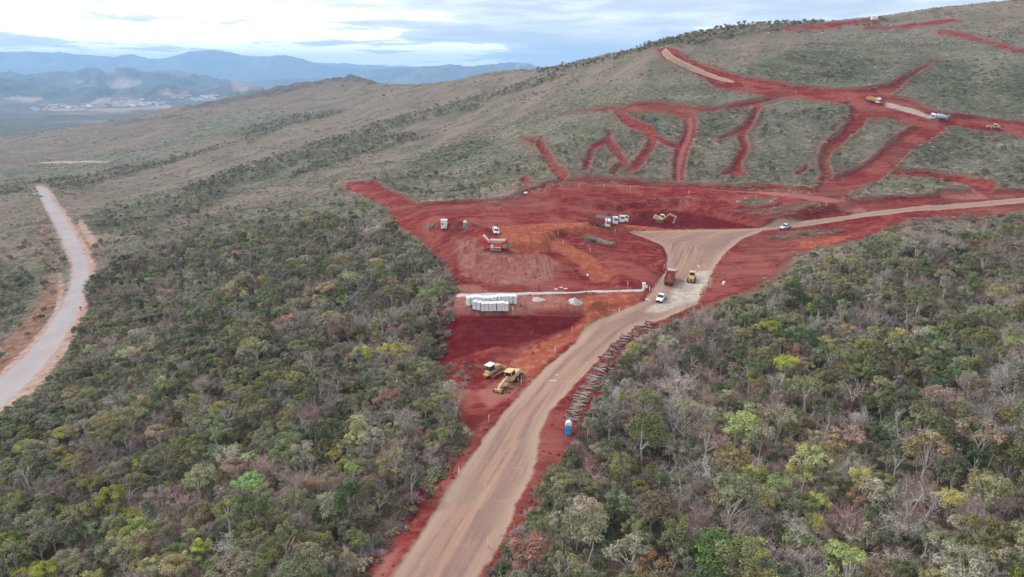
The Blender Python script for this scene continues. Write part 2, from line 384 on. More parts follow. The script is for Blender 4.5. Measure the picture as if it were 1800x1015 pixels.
rd[jj] = np.clip(bd * bs, -40, 40); ra[jj] = ba

# ------------------------------------------------------------------ relief: gullies, ruts, heaps
smooth_m = np.clip(sstep(c_tan, -3, 1) + sstep(c_lroad, -3, 1), 0, 1)
redm = sstep(c_red, -2, 2)
near = 1 - sstep(YY, 380, 700)
rough = 0.7 * fbm(XX / 22, YY / 22, 4, 3) + 0.35 * fbm(XX / 5, YY / 5, 3, 9) * near
hill_n = 3.2 * fbm(XX / 120 + 0.3 * YY / 120, YY / 90, 4, 21) * sstep(YY, 330, 520)
rx_ = XX * .94 - YY * .34; ry_ = XX * .34 + YY * .94
slopew = sstep(YY, 380, 520) * (1 - sstep(YY, 1100, 1500)) * (1 - sstep(XX / YY, -.05, .12))
gully = -7.0 * slopew * np.maximum(0, fbm(rx_ / 42, ry_ / 260, 4, 35) + .02) - 2.2 * np.maximum(0, fbm(XX / 60, YY / 200, 4, 33) - 0.05) * sstep(YY, 300, 420)
far_n = 12 * fbm(XX / 260, YY / 260, 5, 41) * sstep(YY, 900, 1400)
redr = 0.42 * fbm(XX / 3.4, YY / 3.0, 4, 55, .6) + 0.3 * fbm(XX / 14, YY / 14, 2, 58)
dz = (rough + hill_n + gully) * (1 - redm * 0.85) + redr * redm
dz = dz * (1 - smooth_m) + far_n
dz += smooth_m * 0.04 * fbm(XX / 1.2, YY / 8, 3, 61)
dz += 0.5 * sstep(c_red, -2.5, -0.5) * (1 - sstep(c_red, 0.2, 1.8)) * (0.6 + 0.8 * vnoise(XX / 4, YY / 4, 71)) * sstep(c_tan, -6, -3)*0 + 0
rim = sstep(c_red, -3.0, -0.8) * (1 - sstep(c_red, -0.5, 1.6)) * sstep(YY, 230, 300)
dz += rim * (0.5 + 0.9 * vnoise(XX / 5, YY / 5, 71))                                     # pushed-up rim round the cut
pit = sstep(c_dark, -1.5, 2.5); dz += -0.8 * pit * (0.5 + vnoise(XX / 4, YY / 4, 77)) * sstep(YY, 230, 260)
# cut banks: the scrub stands above the bulldozed ground; road cuts and benches get real steps
dz += 1.25 * sstep(-c_red, -0.4, 1.2) * sstep(YY, 255, 300) * (1 - sstep(YY, 520, 600)) * (.6 + .8 * vnoise(XX / 9, YY / 9, 91)) * (1 - sstep(c_lroad, -9, -7)) * sstep(XX, -120, -60)
def pad(P, amount, w_, at=0.0):
    global dz
    s = cls([P]); dz = dz + amount * sstep(s, at - w_, at + w_)
pad([(1085,372),(1130,366),(1190,366),(1225,376),(1300,388),(1345,399),(1370,397),(1440,378),(1500,362),(1400,350),(1250,342),(1100,336),(960,330),(965,352),(1030,364)], 2.6, 1.3)
pad([(1092,394),(1110,376),(1150,370),(1190,372),(1212,380),(1218,396),(1180,400)], -1.2, 1.2)
pad([(780,552),(830,550),(1000,551),(1040,556),(1060,545),(1110,532),(1130,518),(800,519)], 1.0, 1.0)
pad([(745,392),(800,388),(1000,396),(1090,398),(1100,410),(1000,412),(962,424),(960,440),(860,438),(840,424),(812,408),(770,406)], 2.4, 1.6)
pad([(1000,416),(1100,414),(1165,436),(1168,470),(1140,500),(1085,500),(1078,480),(1045,446)], .9, 1.3)
windrow = np.exp(-((c_tan + 1.0) / .8) ** 2) * near * (.15 + .5 * vnoise(XX / 2.2, YY / 2.2, 93)); dz += .65 * windrow
ZZ = ZZ + dz
# the rocky knoll: a straight crest that breaks off steeply on its right side
kn = np.array([at_y(a, b, 1560) for a, b in [(380,182),(430,171),(520,152),(590,137),(612,132),(628,131),(640,139),(655,150),(680,160)]])
kc = np.interp(XX * 1560 / np.maximum(YY, 500), kn[:, 0], kn[:, 2], left=-200, right=-200)
ZZ = np.maximum(ZZ, kc - .42 * np.abs(YY - 1560) - 8 * np.abs(fbm(XX / 40, YY / 60, 4, 66)) * np.clip(np.abs(YY - 1560) / 60, 0, 1))
# spoil cones, heaps and ridges (photo x, y, radius m, height m)
for hx, hy, hr, hh in [(800,412,5,2.2),(822,425,5,2.6),(845,432,5,2.0),(862,412,4,1.6),(1048,540,4.2,1.7),(1042,556,4.5,1.5),(820,655,4,1.3),(806,668,4,1.2),(835,640,4,.9),(800,690,3.5,1.0),(815,640,3.5,1.2),(858,622,4,.8),(880,618,4,.8),
                       (1150,350,6,1.6),(1175,357,5,1.3),(1205,352,5,1.1),(1110,372,5,1.2),(1250,372,6,1.4),(1340,420,4,.9),(1560,415,6,1.4),(1600,405,6,1.6),(1290,490,4,.8),(940,352,6,1.6),(865,362,6,1.5),(700,352,5,1.2)]:
    p = g1(hx, hy); r = np.hypot(XX - p.x, YY - p.y) / hr
    ZZ += hh * np.clip(1 - r, 0, 1) ** 1.2 * (0.75 + 0.5 * vnoise(XX / 1.5, YY / 1.5, 5))
for (ax, ay), (bx_, by_), hr, hh in [((842,418),(800,452),4.5,2.4),((825,405),(786,438),4.0,2.6),((806,400),(776,424),3.5,2.2),((862,425),(826,462),4.0,1.5)]:
    a = g1(ax, ay); b = g1(bx_, by_); ex = b.x - a.x; ey = b.y - a.y; t = np.clip(((XX - a.x) * ex + (YY - a.y) * ey) / (ex * ex + ey * ey), 0, 1)
    r = np.hypot(XX - a.x - t * ex, YY - a.y - t * ey) / hr; ZZ += hh * np.clip(1 - r, 0, 1) ** 1.1 * (1 - .6 * t) * (0.85 + .3 * vnoise(XX / 1.5, YY / 1.5, 6))
def ground(x, y): return float(interp(ZZ, [x], [y])[0])
def slope_n(x, y, d=1.5):
    a = interp(ZZ, [x - d, x + d, x, x], [y, y, y - d, y + d])
    return Vector((-(a[1] - a[0]) / (2 * d), -(a[3] - a[2]) / (2 * d), 1)).normalized()

# ------------------------------------------------------------------ materials for the ground
def new_mat(name):
    m = bpy.data.materials.new(name); m.use_nodes = True; m.node_tree.nodes.clear()
    T = NT(m.node_tree); o = T.n('ShaderNodeOutputMaterial'); b = T.n('ShaderNodeBsdfPrincipled')
    b.inputs['Roughness'].default_value = 0.9; b.inputs['Specular IOR Level'].default_value = 0.2
    T.l(b.outputs[0], o.inputs['Surface']); return m, T, b
mat_ground, T, B = new_mat('ground'); B.inputs['Specular IOR Level'].default_value = 0.03; B.inputs['Roughness'].default_value = 1.0
geo = T.n('ShaderNodeNewGeometry'); P_ = geo.outputs['Position']
n01 = T.noise(P_, 0.016, 4, .55); n05 = T.noise(P_, 0.07, 5, .6); n3 = T.noise(P_, 0.45, 5, .65); n12 = T.noise(P_, 2.2, 4, .7)
cellv = T.n('ShaderNodeTexVoronoi'); T.l(P_, cellv.inputs['Vector']); cellv.inputs['Scale'].default_value = 0.55; cellv.inputs['Randomness'].default_value = 1
wob = T.m('ADD', T.m('MULTIPLY', T.m('SUBTRACT', n05, .5), 5.0), T.m('ADD', T.m('MULTIPLY', T.m('SUBTRACT', n3, .5), 3.0), T.m('MULTIPLY', T.m('SUBTRACT', n12, .5), 0.8)))
def mask(name, w=0.5, k=1.0, off=0.0):
    d = T.m('ADD', T.m('MULTIPLY_ADD', wob, k, off), T.attr(name)); return T.ramp(d, -w, w)
# plant-covered ground
dry = T.mix(T.ramp(n05, .35, .68), (.205, .152, .120), (.160, .128, .104))
mpn = T.n('ShaderNodeMapping', vector_type='POINT'); mpn.inputs['Rotation'].default_value = (0, 0, R(20)); T.l(P_, mpn.inputs['Vector'])
fold = T.noise(T.vmul(mpn.outputs[0], (.050, .007, .0)), 1.0, 5, .62, .5)
dry = T.mix(T.m('MULTIPLY', T.ramp(fold, .50, .64), .75), dry, (.115, .108, .075)); dry = T.mix(T.m('MULTIPLY', T.ramp(fold, .46, .36), .6), dry, (.26, .195, .150))
dry = T.mix(T.ramp(n3, .45, .7), dry, (.24, .190, .140))
grn = T.mix(T.ramp(n05, .35, .65), (.150, .148, .098), (.190, .172, .135))
grn = T.mix(T.ramp(n3, .45, .72), grn, (.225, .205, .165))
grn = T.mix(T.m('MULTIPLY', T.attr('dk'), T.ramp(n05, .38, .58)), grn, (.085, .098, .058))
gm = T.m('ADD', T.attr('green'), T.m('MULTIPLY', T.m('SUBTRACT', n01, .5), 1.6)); gm = T.ramp(gm, .2, .8)
vegc = T.mix(gm, dry, grn)
n007 = T.noise(P_, .028, 4, .6, .8); vegc = T.mix(T.m('MULTIPLY', T.ramp(n007, .50, .62), .55), vegc, (.12, .118, .082)); vegc = T.mix(T.m('MULTIPLY', T.ramp(n007, .46, .36), .45), vegc, (.25, .205, .165))
vegc = T.mix(T.m('MULTIPLY', T.ramp(n12, .5, .75), .3), vegc, (.12, .11, .08))
vegc = T.mix(T.m('MULTIPLY', T.ramp(T.m('ADD', T.attr('red'), T.m('MULTIPLY', wob, 2.2)), -6.0, -.5), .55), vegc, (.20, .065, .052))
vegc = T.mix(T.ramp(T.attr('wood'), 0, 1, 0, .8), vegc, T.mix(n3, (.15, .115, .085), (.27, .21, .165)))
vegc = T.mix(T.m('MULTIPLY', T.attr('wild'), T.ramp(n05, .42, .6)), vegc, (.08, .085, .055))
rock = T.attr('rock')
vegc = T.mix(T.m('MULTIPLY', rock, T.ramp(n3, .42, .55)), vegc, T.mix(n12, (.06, .055, .055), (.17, .15, .15)))
# earth
red = T.mix(T.ramp(n05, .42, .58), (.168, .020, .021), (.222, .037, .032))
red = T.mix(T.ramp(n3, .48, .66), red, (.255, .068, .056)); red = T.mix(T.m('MULTIPLY', T.ramp(n12, .50, .62), .6), red, (.115, .012, .015))
red = T.mix(T.m('MULTIPLY', T.ramp(n01, .47, .60), .55), red, (.20, .078, .062))
stk = T.noise(T.vmul(P_, (.05, .55, .55)), 1.0, 5, .6, .6); red = T.mix(T.m('MULTIPLY', T.ramp(stk, .50, .64), .55), red, (.30, .085, .060)); red = T.mix(T.m('MULTIPLY', T.ramp(stk, .48, .36), .5), red, (.135, .018, .020))
red = T.mix(T.m('MULTIPLY', T.ramp(T.m('ADD', T.attr('red'), T.m('MULTIPLY', wob, 1.5)), 1.0, 4.0), T.m('MULTIPLY', T.ramp(n05, .5, .6), .35)), red, (.33, .125, .095))
drk = T.mix(T.ramp(n3, .35, .7), (.090, .010, .014), (.135, .017, .019))  # dark crimson soil, with the shade of bank and pit faces painted in
org = T.mix(T.ramp(n05, .3, .7), (.370, .100, .050), (.275, .060, .038)); org = T.mix(T.ramp(n3, .47, .66), org, (.40, .165, .100)); org = T.mix(T.m('MULTIPLY', T.ramp(stk, .5, .62), .5), org, (.25, .085, .060))
runl = T.noise(T.vmul(P_, (1.1, .13, .13)), 1.0, 5, .65, .3)
dust = T.mix(T.ramp(n05, .3, .7), (.265, .095, .075), (.31, .150, .118)); dust = T.mix(T.ramp(n3, .47, .68), dust, (.33, .18, .14))
pale = T.mix(n3, (.30, .11, .09), (.37, .16, .13))
dust = T.mix(T.m('MULTIPLY', T.ramp(runl, .5, .62), .7), dust, (.17, .055, .048)); drk = T.mix(T.m('MULTIPLY', T.ramp(stk, .52, .62), .4), drk, (.17, .03, .03))
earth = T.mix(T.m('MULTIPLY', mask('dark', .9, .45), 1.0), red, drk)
earth = T.mix(T.m('MULTIPLY', mask('org', 1.1, .55), .92), earth, org)
earth = T.mix(T.m('MULTIPLY', mask('dust', 1.2, .7), .8), earth, dust)
earth = T.mix(T.m('MULTIPLY', mask('pale', 1.0, .35), .8), earth, pale)
col = T.mix(mask('red', .5, 1.0), vegc, earth)
# haul road: stretched along the travel direction
cr = T.n('ShaderNodeCombineXYZ'); T.l(T.attr('along'), cr.inputs[0]); T.l(T.attr('across'), cr.inputs[1])
st1 = T.noise(T.vmul(cr.outputs[0], (.028, .75, 0)), 1.0, 5, .62); st2 = T.noise(T.vmul(cr.outputs[0], (.10, 4.5, 0)), 1.0, 4, .65, .3)
st0 = T.noise(T.vmul(cr.outputs[0], (.012, .28, 0)), 1.0, 3, .55, .5)
road = T.mix(T.ramp(st0, .35, .62), (.375, .225, .158), (.305, .190, .150))
road = T.mix(T.ramp(st1, .42, .66), road, (.225, .135, .115)); road = T.mix(T.m('MULTIPLY', T.ramp(st2, .5, .75), .35), road, (.40, .30, .24))
road = T.mix(T.m('MULTIPLY', T.ramp(n05, .5, .68), .5), road, (.40, .275, .19))
road = T.mix(T.m('MULTIPLY', T.ramp(T.m('ADD', n05, T.m('MULTIPLY', T.m('SUBTRACT', st0, .5), .8)), .50, .60), .55), road, (.235, .150, .125)); road = T.mix(T.m('MULTIPLY', T.ramp(n3, .56, .70), .35), road, (.42, .30, .22))
edge = T.m('MULTIPLY', T.ramp(T.attr('tan'), 0.3, 3.2, 1, 0), .55); road = T.mix(edge, road, (.42, .30, .22))
road = T.mix(T.m('MULTIPLY', T.ramp(n12, .55, .8), .35), road, (.19, .11, .09))
col = T.mix(mask('tan', .45, .45), col, road)
lime = T.mix(T.ramp(n3, .35, .6), (.52, .47, .41), (.37, .30, .24))
col = T.mix(T.m('MULTIPLY', T.ramp(T.m('ADD', T.attr('white'), T.m('ADD', T.m('MULTIPLY', wob, .8), T.m('MULTIPLY', T.m('SUBTRACT', st2, .5), 2))), -1.2, 1.4), .85), col, lime)
# valley road
sh = T.mix(T.ramp(n3, .35, .65), (.36, .21, .16), (.43, .32, .26))
sh = T.mix(T.ramp(n05, .5, .68), sh, (.28, .15, .10))
col = T.mix(T.m('MULTIPLY', mask('bank', 2.5, 2.0), .9), col, T.mix(T.ramp(n3, .4, .65), (.19, .085, .062), (.29, .185, .13)))
col = T.mix(mask('should', .9, .9), col, sh)
lr = T.mix(T.ramp(n05, .35, .65), (.33, .305, .31), (.385, .35, .345))
lr = T.mix(T.m('MULTIPLY', T.ramp(n3, .5, .75), .4), lr, (.41, .33, .29))
col = T.mix(T.m('MULTIPLY', mask('lroad', 1.3, .6), .9), col, lr)
col = T.mix(mask('pathb', .5, .1), col, (.42, .33, .24))
T.l(col, B.inputs['Base Color'])
bmp = T.n('ShaderNodeBump'); bmp.inputs['Strength'].default_value = .8; bmp.inputs['Distance'].default_value = .35
flat = T.m('MAXIMUM', T.ramp(T.attr('tan'), -.5, .5), T.ramp(T.attr('lroad'), -.5, .5))
hgt = T.m('MULTIPLY', T.m('ADD', n3, T.m('MULTIPLY', n12, .5)), T.m('SUBTRACT', 1.05, T.m('MULTIPLY', flat, .85)))
T.l(hgt, bmp.inputs['Height']); T.l(bmp.outputs[0], B.inputs['Normal'])

# woodland outlines (also used for planting)
WOOD_L = [(165,485),(230,455),(300,435),(400,418),(500,398),(560,382),(620,388),(680,408),(730,430),(770,462),(792,500),(790,560),(775,610),(765,645),(785,700),(795,740),(812,778),(775,825),(714,905),(622,1020),(560,1150),(500,1300),(-500,1300),(-500,860),(-60,790),(20,735),(70,700),(110,655),(135,600),(165,540),(155,500)]
WOOD_R = [(850,1200),(865,1015),(880,970),(945,912),(962,862),(992,828),(1022,788),(1050,722),(1092,655),(1130,605),(1180,572),(1240,560),(1330,533),(1370,505),(1400,480),(1480,452),(1560,425),(1600,440),(1660,425),(1700,402),(1800,388),(1950,380),(2500,420),(2500,1400),(850,1400)]
c_wood = cls([WOOD_L, WOOD_R], 10)
a_wood = sstep(c_wood, -4, 6)
GULLY = [[(120,395),(180,372),(300,345),(400,300),(520,262),(640,225),(720,200),(740,212),(640,250),(560,275),(480,305),(400,335),(300,372),(200,400),(135,405)],
         [(720,200),(850,165),(1000,118),(1010,130),(860,180),(740,215)],
         [(-60,470),(25,468),(58,498),(58,530),(30,570),(-25,615),(-90,670)],
         [(420,230),(520,200),(620,195),(500,225),(440,255)], [(0,325),(150,310),(330,270),(450,240),(300,290),(150,330),(0,345)],
         [(1120,92),(1160,70),(1250,56),(1330,38),(1430,36),(1450,50),(1380,56),(1300,66),(1200,84)], [(560,265),(700,235),(760,240),(640,275),(500,320)], [(250,370),(400,340),(380,365),(260,400)]]
a_wild = sstep(YY, 1650, 1900) * 2.4
for P in GULLY: a_wild[sub_] = np.maximum(a_wild[sub_], sstep(sdf(poly_w(P, 14), XX[sub_], YY[sub_], 20.0), -8, 8))
ROCK = [stroke([(330,192),(430,172),(520,152),(620,134)], [5,8,10,12]), stroke([(600,140),(640,137),(655,148)], [8,16,4]), stroke([(150,215),(220,218),(310,205)], [2,3,3]), stroke([(0,238),(40,232)], [3,3])]
a_rock = np.zeros(XX.shape)
for P in ROCK: a_rock[sub_] = np.maximum(a_rock[sub_], sstep(sdf(poly_w(P, 10), XX[sub_], YY[sub_], 25.0), -18, 6))
ZZ += a_rock * 10 * fbm(XX / 18, YY / 18, 4, 88)

# ------------------------------------------------------------------ ground meshes: one sheet, cut into named pieces that share its material
def tag(o, label=None, cat=None, group=None, kind=None):
    if label: o['label'] = label
    if cat: o['category'] = cat
    if group: o['group'] = group
    if kind: o['kind'] = kind
    return o
ATT = dict(red=c_red, tan=c_tan, pale=c_pale, org=c_org, dark=c_dark, dust=c_dust, white=c_white, lroad=c_lroad, should=c_should, pathb=c_path2, dk=g_dk, bank=c_bank, green=g_green, along=ra, across=rd, wood=a_wood, wild=a_wild, rock=a_rock)
# shared smooth normals so that the pieces meet without a seam
gyy, gxx = np.gradient(ZZ, GY, GX)
NRM = np.stack([-gxx, -gyy, np.ones_like(ZZ)], -1); NRM /= np.linalg.norm(NRM, axis=-1)[..., None]
def sheet(name, sel, label):
    nx = len(GX); j, i = np.nonzero(sel)
    v0 = j * nx + i; F = np.stack([v0, v0 + 1, v0 + nx + 1, v0 + nx], 1)
    used, inv = np.unique(F, return_inverse=True); F = inv.reshape(F.shape)
    me = bpy.data.meshes.new(name)
    co = np.stack([XX.ravel()[used], YY.ravel()[used], ZZ.ravel()[used]], 1).astype(np.float32)
    me.vertices.add(len(co)); me.vertices.foreach_set('co', co.ravel())
    me.loops.add(F.size); me.loops.foreach_set('vertex_index', F.ravel().astype(np.int32))
    me.polygons.add(len(F)); me.polygons.foreach_set('loop_start', np.arange(0, F.size, 4, dtype=np.int32))
    me.update(); me.polygons.foreach_set('use_smooth', np.ones(len(F), bool))
    for k, a in ATT.items():
        at = me.attributes.new(k, 'FLOAT', 'POINT'); at.data.foreach_set('value', a.ravel()[used].astype(np.float32))
    me.normals_split_custom_set_from_vertices(NRM.reshape(-1, 3)[used].tolist())
    me.materials.append(mat_ground)
    o = bpy.data.objects.new(name, me); scene.collection.objects.link(o)
    tag(o, label=label, kind='structure'); return o
fc = lambda a: 0.25 * (a[:-1, :-1] + a[1:, :-1] + a[:-1, 1:] + a[1:, 1:])
f_tan = (fc(c_tan) > 0); f_l = (fc(np.maximum(c_lroad, c_should)) > 0) & ~f_tan
f_red = (fc(c_red) > 0) & ~f_tan & ~f_l
f_fy = fc(YY) ; f_wood = (fc(a_wood) > .5) & ~f_tan & ~f_l & ~f_red
f_p = (fc(c_path2) > 0) & ~f_tan & ~f_l & ~f_red
rest = ~(f_tan | f_l | f_red | f_wood | f_p)
sheet('haul_road', f_tan, 'wide tan haul road of compacted earth running up to a junction')
sheet('valley_road', f_l, 'pale grey dirt road curving along the valley on the left')
sheet('red_earth', f_red, 'bare deep red earth of the cut slopes, terraces and hillside tracks')
sheet('woodland_ground', f_wood, 'dark leaf litter and soil under the dense woodland')
sheet('far_path', f_p, 'thin pale track crossing the dry grass below the far ridge')
sheet('hillside', rest, 'dry grassy hillside rising to the right and falling to the valley')

# ------------------------------------------------------------------ far mountains and town valley
mat_mtn, T, B = new_mat('far_mountain'); geo = T.n('ShaderNodeNewGeometry'); P_ = geo.outputs['Position']
a1 = T.noise(P_, .0009, 6, .6); a2 = T.noise(P_, .004, 6, .65); a3 = T.noise(P_, .0005, 3, .5)
c = T.mix(T.ramp(a2, .4, .62), (.045, .052, .034), (.125, .095, .068)); c = T.mix(T.ramp(a1, .52, .64), c, (.20, .14, .10))
c = T.mix(T.attr('bare'), c, T.mix(T.ramp(a2, .35, .6), (.50, .35, .26), (.34, .20, .14)))
T.l(c, B.inputs['Base Color'])
RIDGES = [  # distance, half depth, skyline in the photo
 (17500, 2800, [(-500,92),(-200,98),(0,91),(40,90),(85,93),(130,99),(200,103),(232,97),(262,104),(300,101),(330,93),(370,91),(400,95),(440,101),(475,99),(500,102),(530,109),(560,120),(600,126),(700,140),(900,160),(1500,170)]),
 (21000, 2500, [(-500,120),(0,115),(480,112),(560,112),(620,113),(680,118),(760,126),(900,140),(1500,160)]),
 (12500, 1700, [(-500,170),(400,165),(560,150),(620,133),(660,124),(700,118),(730,121),(760,115),(790,112),(830,118),(870,116),(905,113),(925,109),(945,116),(980,125),(1100,128),(1500,140)]),
 (8200, 1150, [(-500,130),(-100,140),(0,131),(22,130),(45,137),(75,131),(100,127),(130,130),(165,121),(185,130),(212,119),(232,118),(262,128),(290,123),(310,120),(335,131),(365,141),(400,150),(440,158),(480,166),(560,180),(1500,200)]),
 (6200, 800, [(-500,150),(-100,155),(0,137),(20,140),(60,152),(100,160),(140,163),(180,160),(220,167),(260,160),(290,152),(320,160),(350,172),(390,158),(430,156),(470,160),(510,175),(600,190),(1500,210)]),
 (5000, 420, [(-500,200),(100,205),(160,181),(185,174),(215,170),(245,175),(275,184),(330,205),(1500,230)]),
]
MX_u = np.linspace(-1.05, 0.6, 620); MY = np.concatenate([np.linspace(2750, 9500, 190), np.linspace(9600, 24000, 170)])
UU, MYY = np.meshgrid(MX_u, MY); MXX = UU * MYY
MZ = np.full(MXX.shape, -127.0) + 10 * fbm(MXX / 500, MYY / 500, 4, 5)
for k, (Y0, hw, P) in enumerate(RIDGES):
    q = np.array([at_y(a, b, Y0) for a, b in P]); crest = np.interp(MXX * Y0 / MYY, q[:, 0], q[:, 2])
    crest = crest + hw * .028 * fbm(MXX / (hw * .3), MYY * 0 + k, 5, 200 + k)
    wob_ = hw * .55 * fbm(MXX / (hw * 1.4), MYY * 0 + 3 * k, 3, 100 + k)
    d = np.abs(MYY - Y0 - wob_) / hw
    prof = np.clip(1 - d, 0, 1) ** 1.15
    z = -135 + (crest + 135) * prof * (1 + 0.0 * d)
    z += hw * .42 * (.45 - np.abs(fbm(MXX / (hw * .40), MYY / (hw * .6), 5, 130 + k)) * 1.6) * np.clip(1 - np.abs(d - .5) * 2, 0, 1) * prof
    MZ = np.maximum(MZ, z)
BARE = [([(180,140),(215,137),(250,141),(248,150),(215,156),(190,152)],8200),([(175,122),(200,120),(205,127),(185,128)],8200),([(405,140),(430,137),(450,148),(480,143),(482,152),(440,160),(410,162)],6200),
        ([(0,171),(40,170),(75,174),(60,180),(10,178)],6200),([(275,160),(295,158),(310,168),(325,172),(320,176),(300,170)],6200),([(155,184),(180,173),(215,170),(245,175),(280,186),(250,192),(170,192)],5000),
        ([(30,188),(70,187),(110,186),(150,182),(150,193),(95,196),(60,190)],4700),([(312,163),(330,160),(345,165),(330,170)],6200),([(905,114),(925,109),(930,116),(910,120)],12500),([(150,192),(300,185),(300,190),(200,198)],4700),
        ([(450,150),(520,158),(480,165)],6500),([(120,140),(150,142),(140,150)],7600)]
bare = np.zeros(MXX.shape); ppx, ppy, _ = project(MXX, MYY, MZ)
for P, Y0 in BARE:
    P = np.array(P, float); bare = np.maximum(bare, .8 * sstep(sdf(P, ppx, ppy, 6.0) + 3.0 * fbm(MXX / 90, MYY / 160, 3, 77), -1.0, 1.0) * (np.abs(MYY - Y0) < 1500))
me = bpy.data.meshes.new('mountains'); ny, nx = MXX.shape
v0 = (np.arange(ny - 1)[:, None] * nx + np.arange(nx - 1)[None]).ravel(); F = np.stack([v0, v0 + 1, v0 + nx + 1, v0 + nx], 1)
me.vertices.add(nx * ny); me.vertices.foreach_set('co', np.stack([MXX, MYY, MZ], -1).astype(np.float32).ravel())
me.loops.add(F.size); me.loops.foreach_set('vertex_index', F.ravel().astype(np.int32)); me.polygons.add(len(F)); me.polygons.foreach_set('loop_start', np.arange(0, F.size, 4, dtype=np.int32))
me.update(); me.polygons.foreach_set('use_smooth', np.ones(len(F), bool))
me.attributes.new('bare', 'FLOAT', 'POINT').data.foreach_set('value', bare.ravel().astype(np.float32)); me.materials.append(mat_mtn)
mo = bpy.data.objects.new('mountains', me); scene.collection.objects.link(mo); tag(mo, label='blue hazy mountain ranges beyond the town valley', kind='structure')

# ------------------------------------------------------------------ air
hz_top = max(float(MZ.max()), float(ZZ.max()), CAM_H) + 25
hv = [(x, y, z) for x in (-21500, 15500) for y in (-2400, 23800) for z in (-150, hz_top)]
me = bpy.data.meshes.new('haze'); me.from_pydata(hv, [], [(0, 1, 3, 2), (4, 6, 7, 5), (0, 4, 5, 1), (2, 3, 7, 6), (0, 2, 6, 4), (1, 5, 7, 3)])
hm = bpy.data.materials.new('haze_air'); hm.use_nodes = True; hm.node_tree.nodes.clear(); T = NT(hm.node_tree)
o_ = T.n('ShaderNodeOutputMaterial'); pv = T.n('ShaderNodeVolumePrincipled')
pv.inputs['Color'].default_value = (.42, .68, 1.0, 1); pv.inputs['Density'].default_value = 0.95e-4; pv.inputs['Anisotropy'].default_value = 0.1
T.l(pv.outputs[0], o_.inputs['Volume']); me.materials.append(hm)
hz = bpy.data.objects.new('haze', me); scene.collection.objects.link(hz); tag(hz, label='thin blue haze in the air over the valley', kind='stuff')
# ------------------------------------------------------------------ plants: meshes
def raw_mesh(name, V, Fq, mats, mi=None, attr=None, smooth=False):
    """V: (n,3); Fq: list of index arrays (tri or quad)"""
    me = bpy.data.meshes.new(name)
    V = np.asarray(V, np.float32); me.vertices.add(len(V)); me.vertices.foreach_set('co', V.ravel())
    tot = np.concatenate([f.ravel() for f in Fq]).astype(np.int32); cnt = np.concatenate([np.full(len(f), f.shape[1]) for f in Fq])
    st = np.concatenate([[0], np.cumsum(cnt)[:-1]]).astype(np.int32)
    me.loops.add(len(tot)); me.loops.foreach_set('vertex_index', tot)
    me.polygons.add(len(cnt)); me.polygons.foreach_set('loop_start', st)
    for m in mats: me.materials.append(m)
    me.update()
    if mi is not None: me.polygons.foreach_set('material_index', np.asarray(mi, np.int32))
    if smooth: me.polygons.foreach_set('use_smooth', np.ones(len(cnt), bool))
    if attr is not None: me.attributes.new('tone', 'FLOAT', 'POINT').data.foreach_set('value', np.asarray(attr, np.float32))
    return me
def unit(a): return a / (np.linalg.norm(a, axis=-1, keepdims=True) + 1e-9)
def leaves(r, C, Nrm, size, asp=0.7):
    """a bent leaf-spray quad at each centre C facing Nrm"""
    n = len(C); t = unit(np.cross(Nrm, unit(r.normal(size=(n, 3))))); b = np.cross(Nrm, t)
    s = size * r.uniform(.6, 1.35, (n, 1)); a = s * asp * r.uniform(.7, 1.2, (n, 1))
    V = np.stack([C - t * s, C - b * a + Nrm * s * .12, C + t * s, C + b * a - Nrm * s * .15], 1).reshape(-1, 3)
    return V, np.arange(n * 4).reshape(n, 4)
def tube(path, rad, sides=5):
    path = np.asarray(path, float); V = []; F = []
    for i, p in enumerate(path):
        d = unit((path[min(i + 1, len(path) - 1)] - path[max(i - 1, 0)])[None])[0]
        a = unit(np.cross(d, [0.31, .95, .1])[None])[0]; b = np.cross(d, a)
        for k in range(sides):
            w_ = 2 * math.pi * k / sides; V.append(p + (a * math.cos(w_) + b * math.sin(w_)) * rad[i])
    for i in range(len(path) - 1):
        for k in range(sides):
            q = (k + 1) % sides; F.append([i * sides + k, i * sides + q, (i + 1) * sides + q, (i + 1) * sides + k])
    return np.array(V), np.array(F)
def join(parts):
    Vs, Fs, o = [], [], 0
    for V, F in parts: Vs.append(V); Fs.append(F + o); o += len(V)
    return np.concatenate(Vs), np.concatenate(Fs)
def limb(r, p, d, L, rad, n=4, up=.15, wig=.22):
    P = [np.array(p, float)]; d = np.array(d, float)
    for k in range(n):
        d = unit((d + r.normal(size=3) * wig + [0, 0, up])[None])[0]; P.append(P[-1] + d * L / n)
    return np.array(P), np.linspace(rad, rad * .35, n + 1)
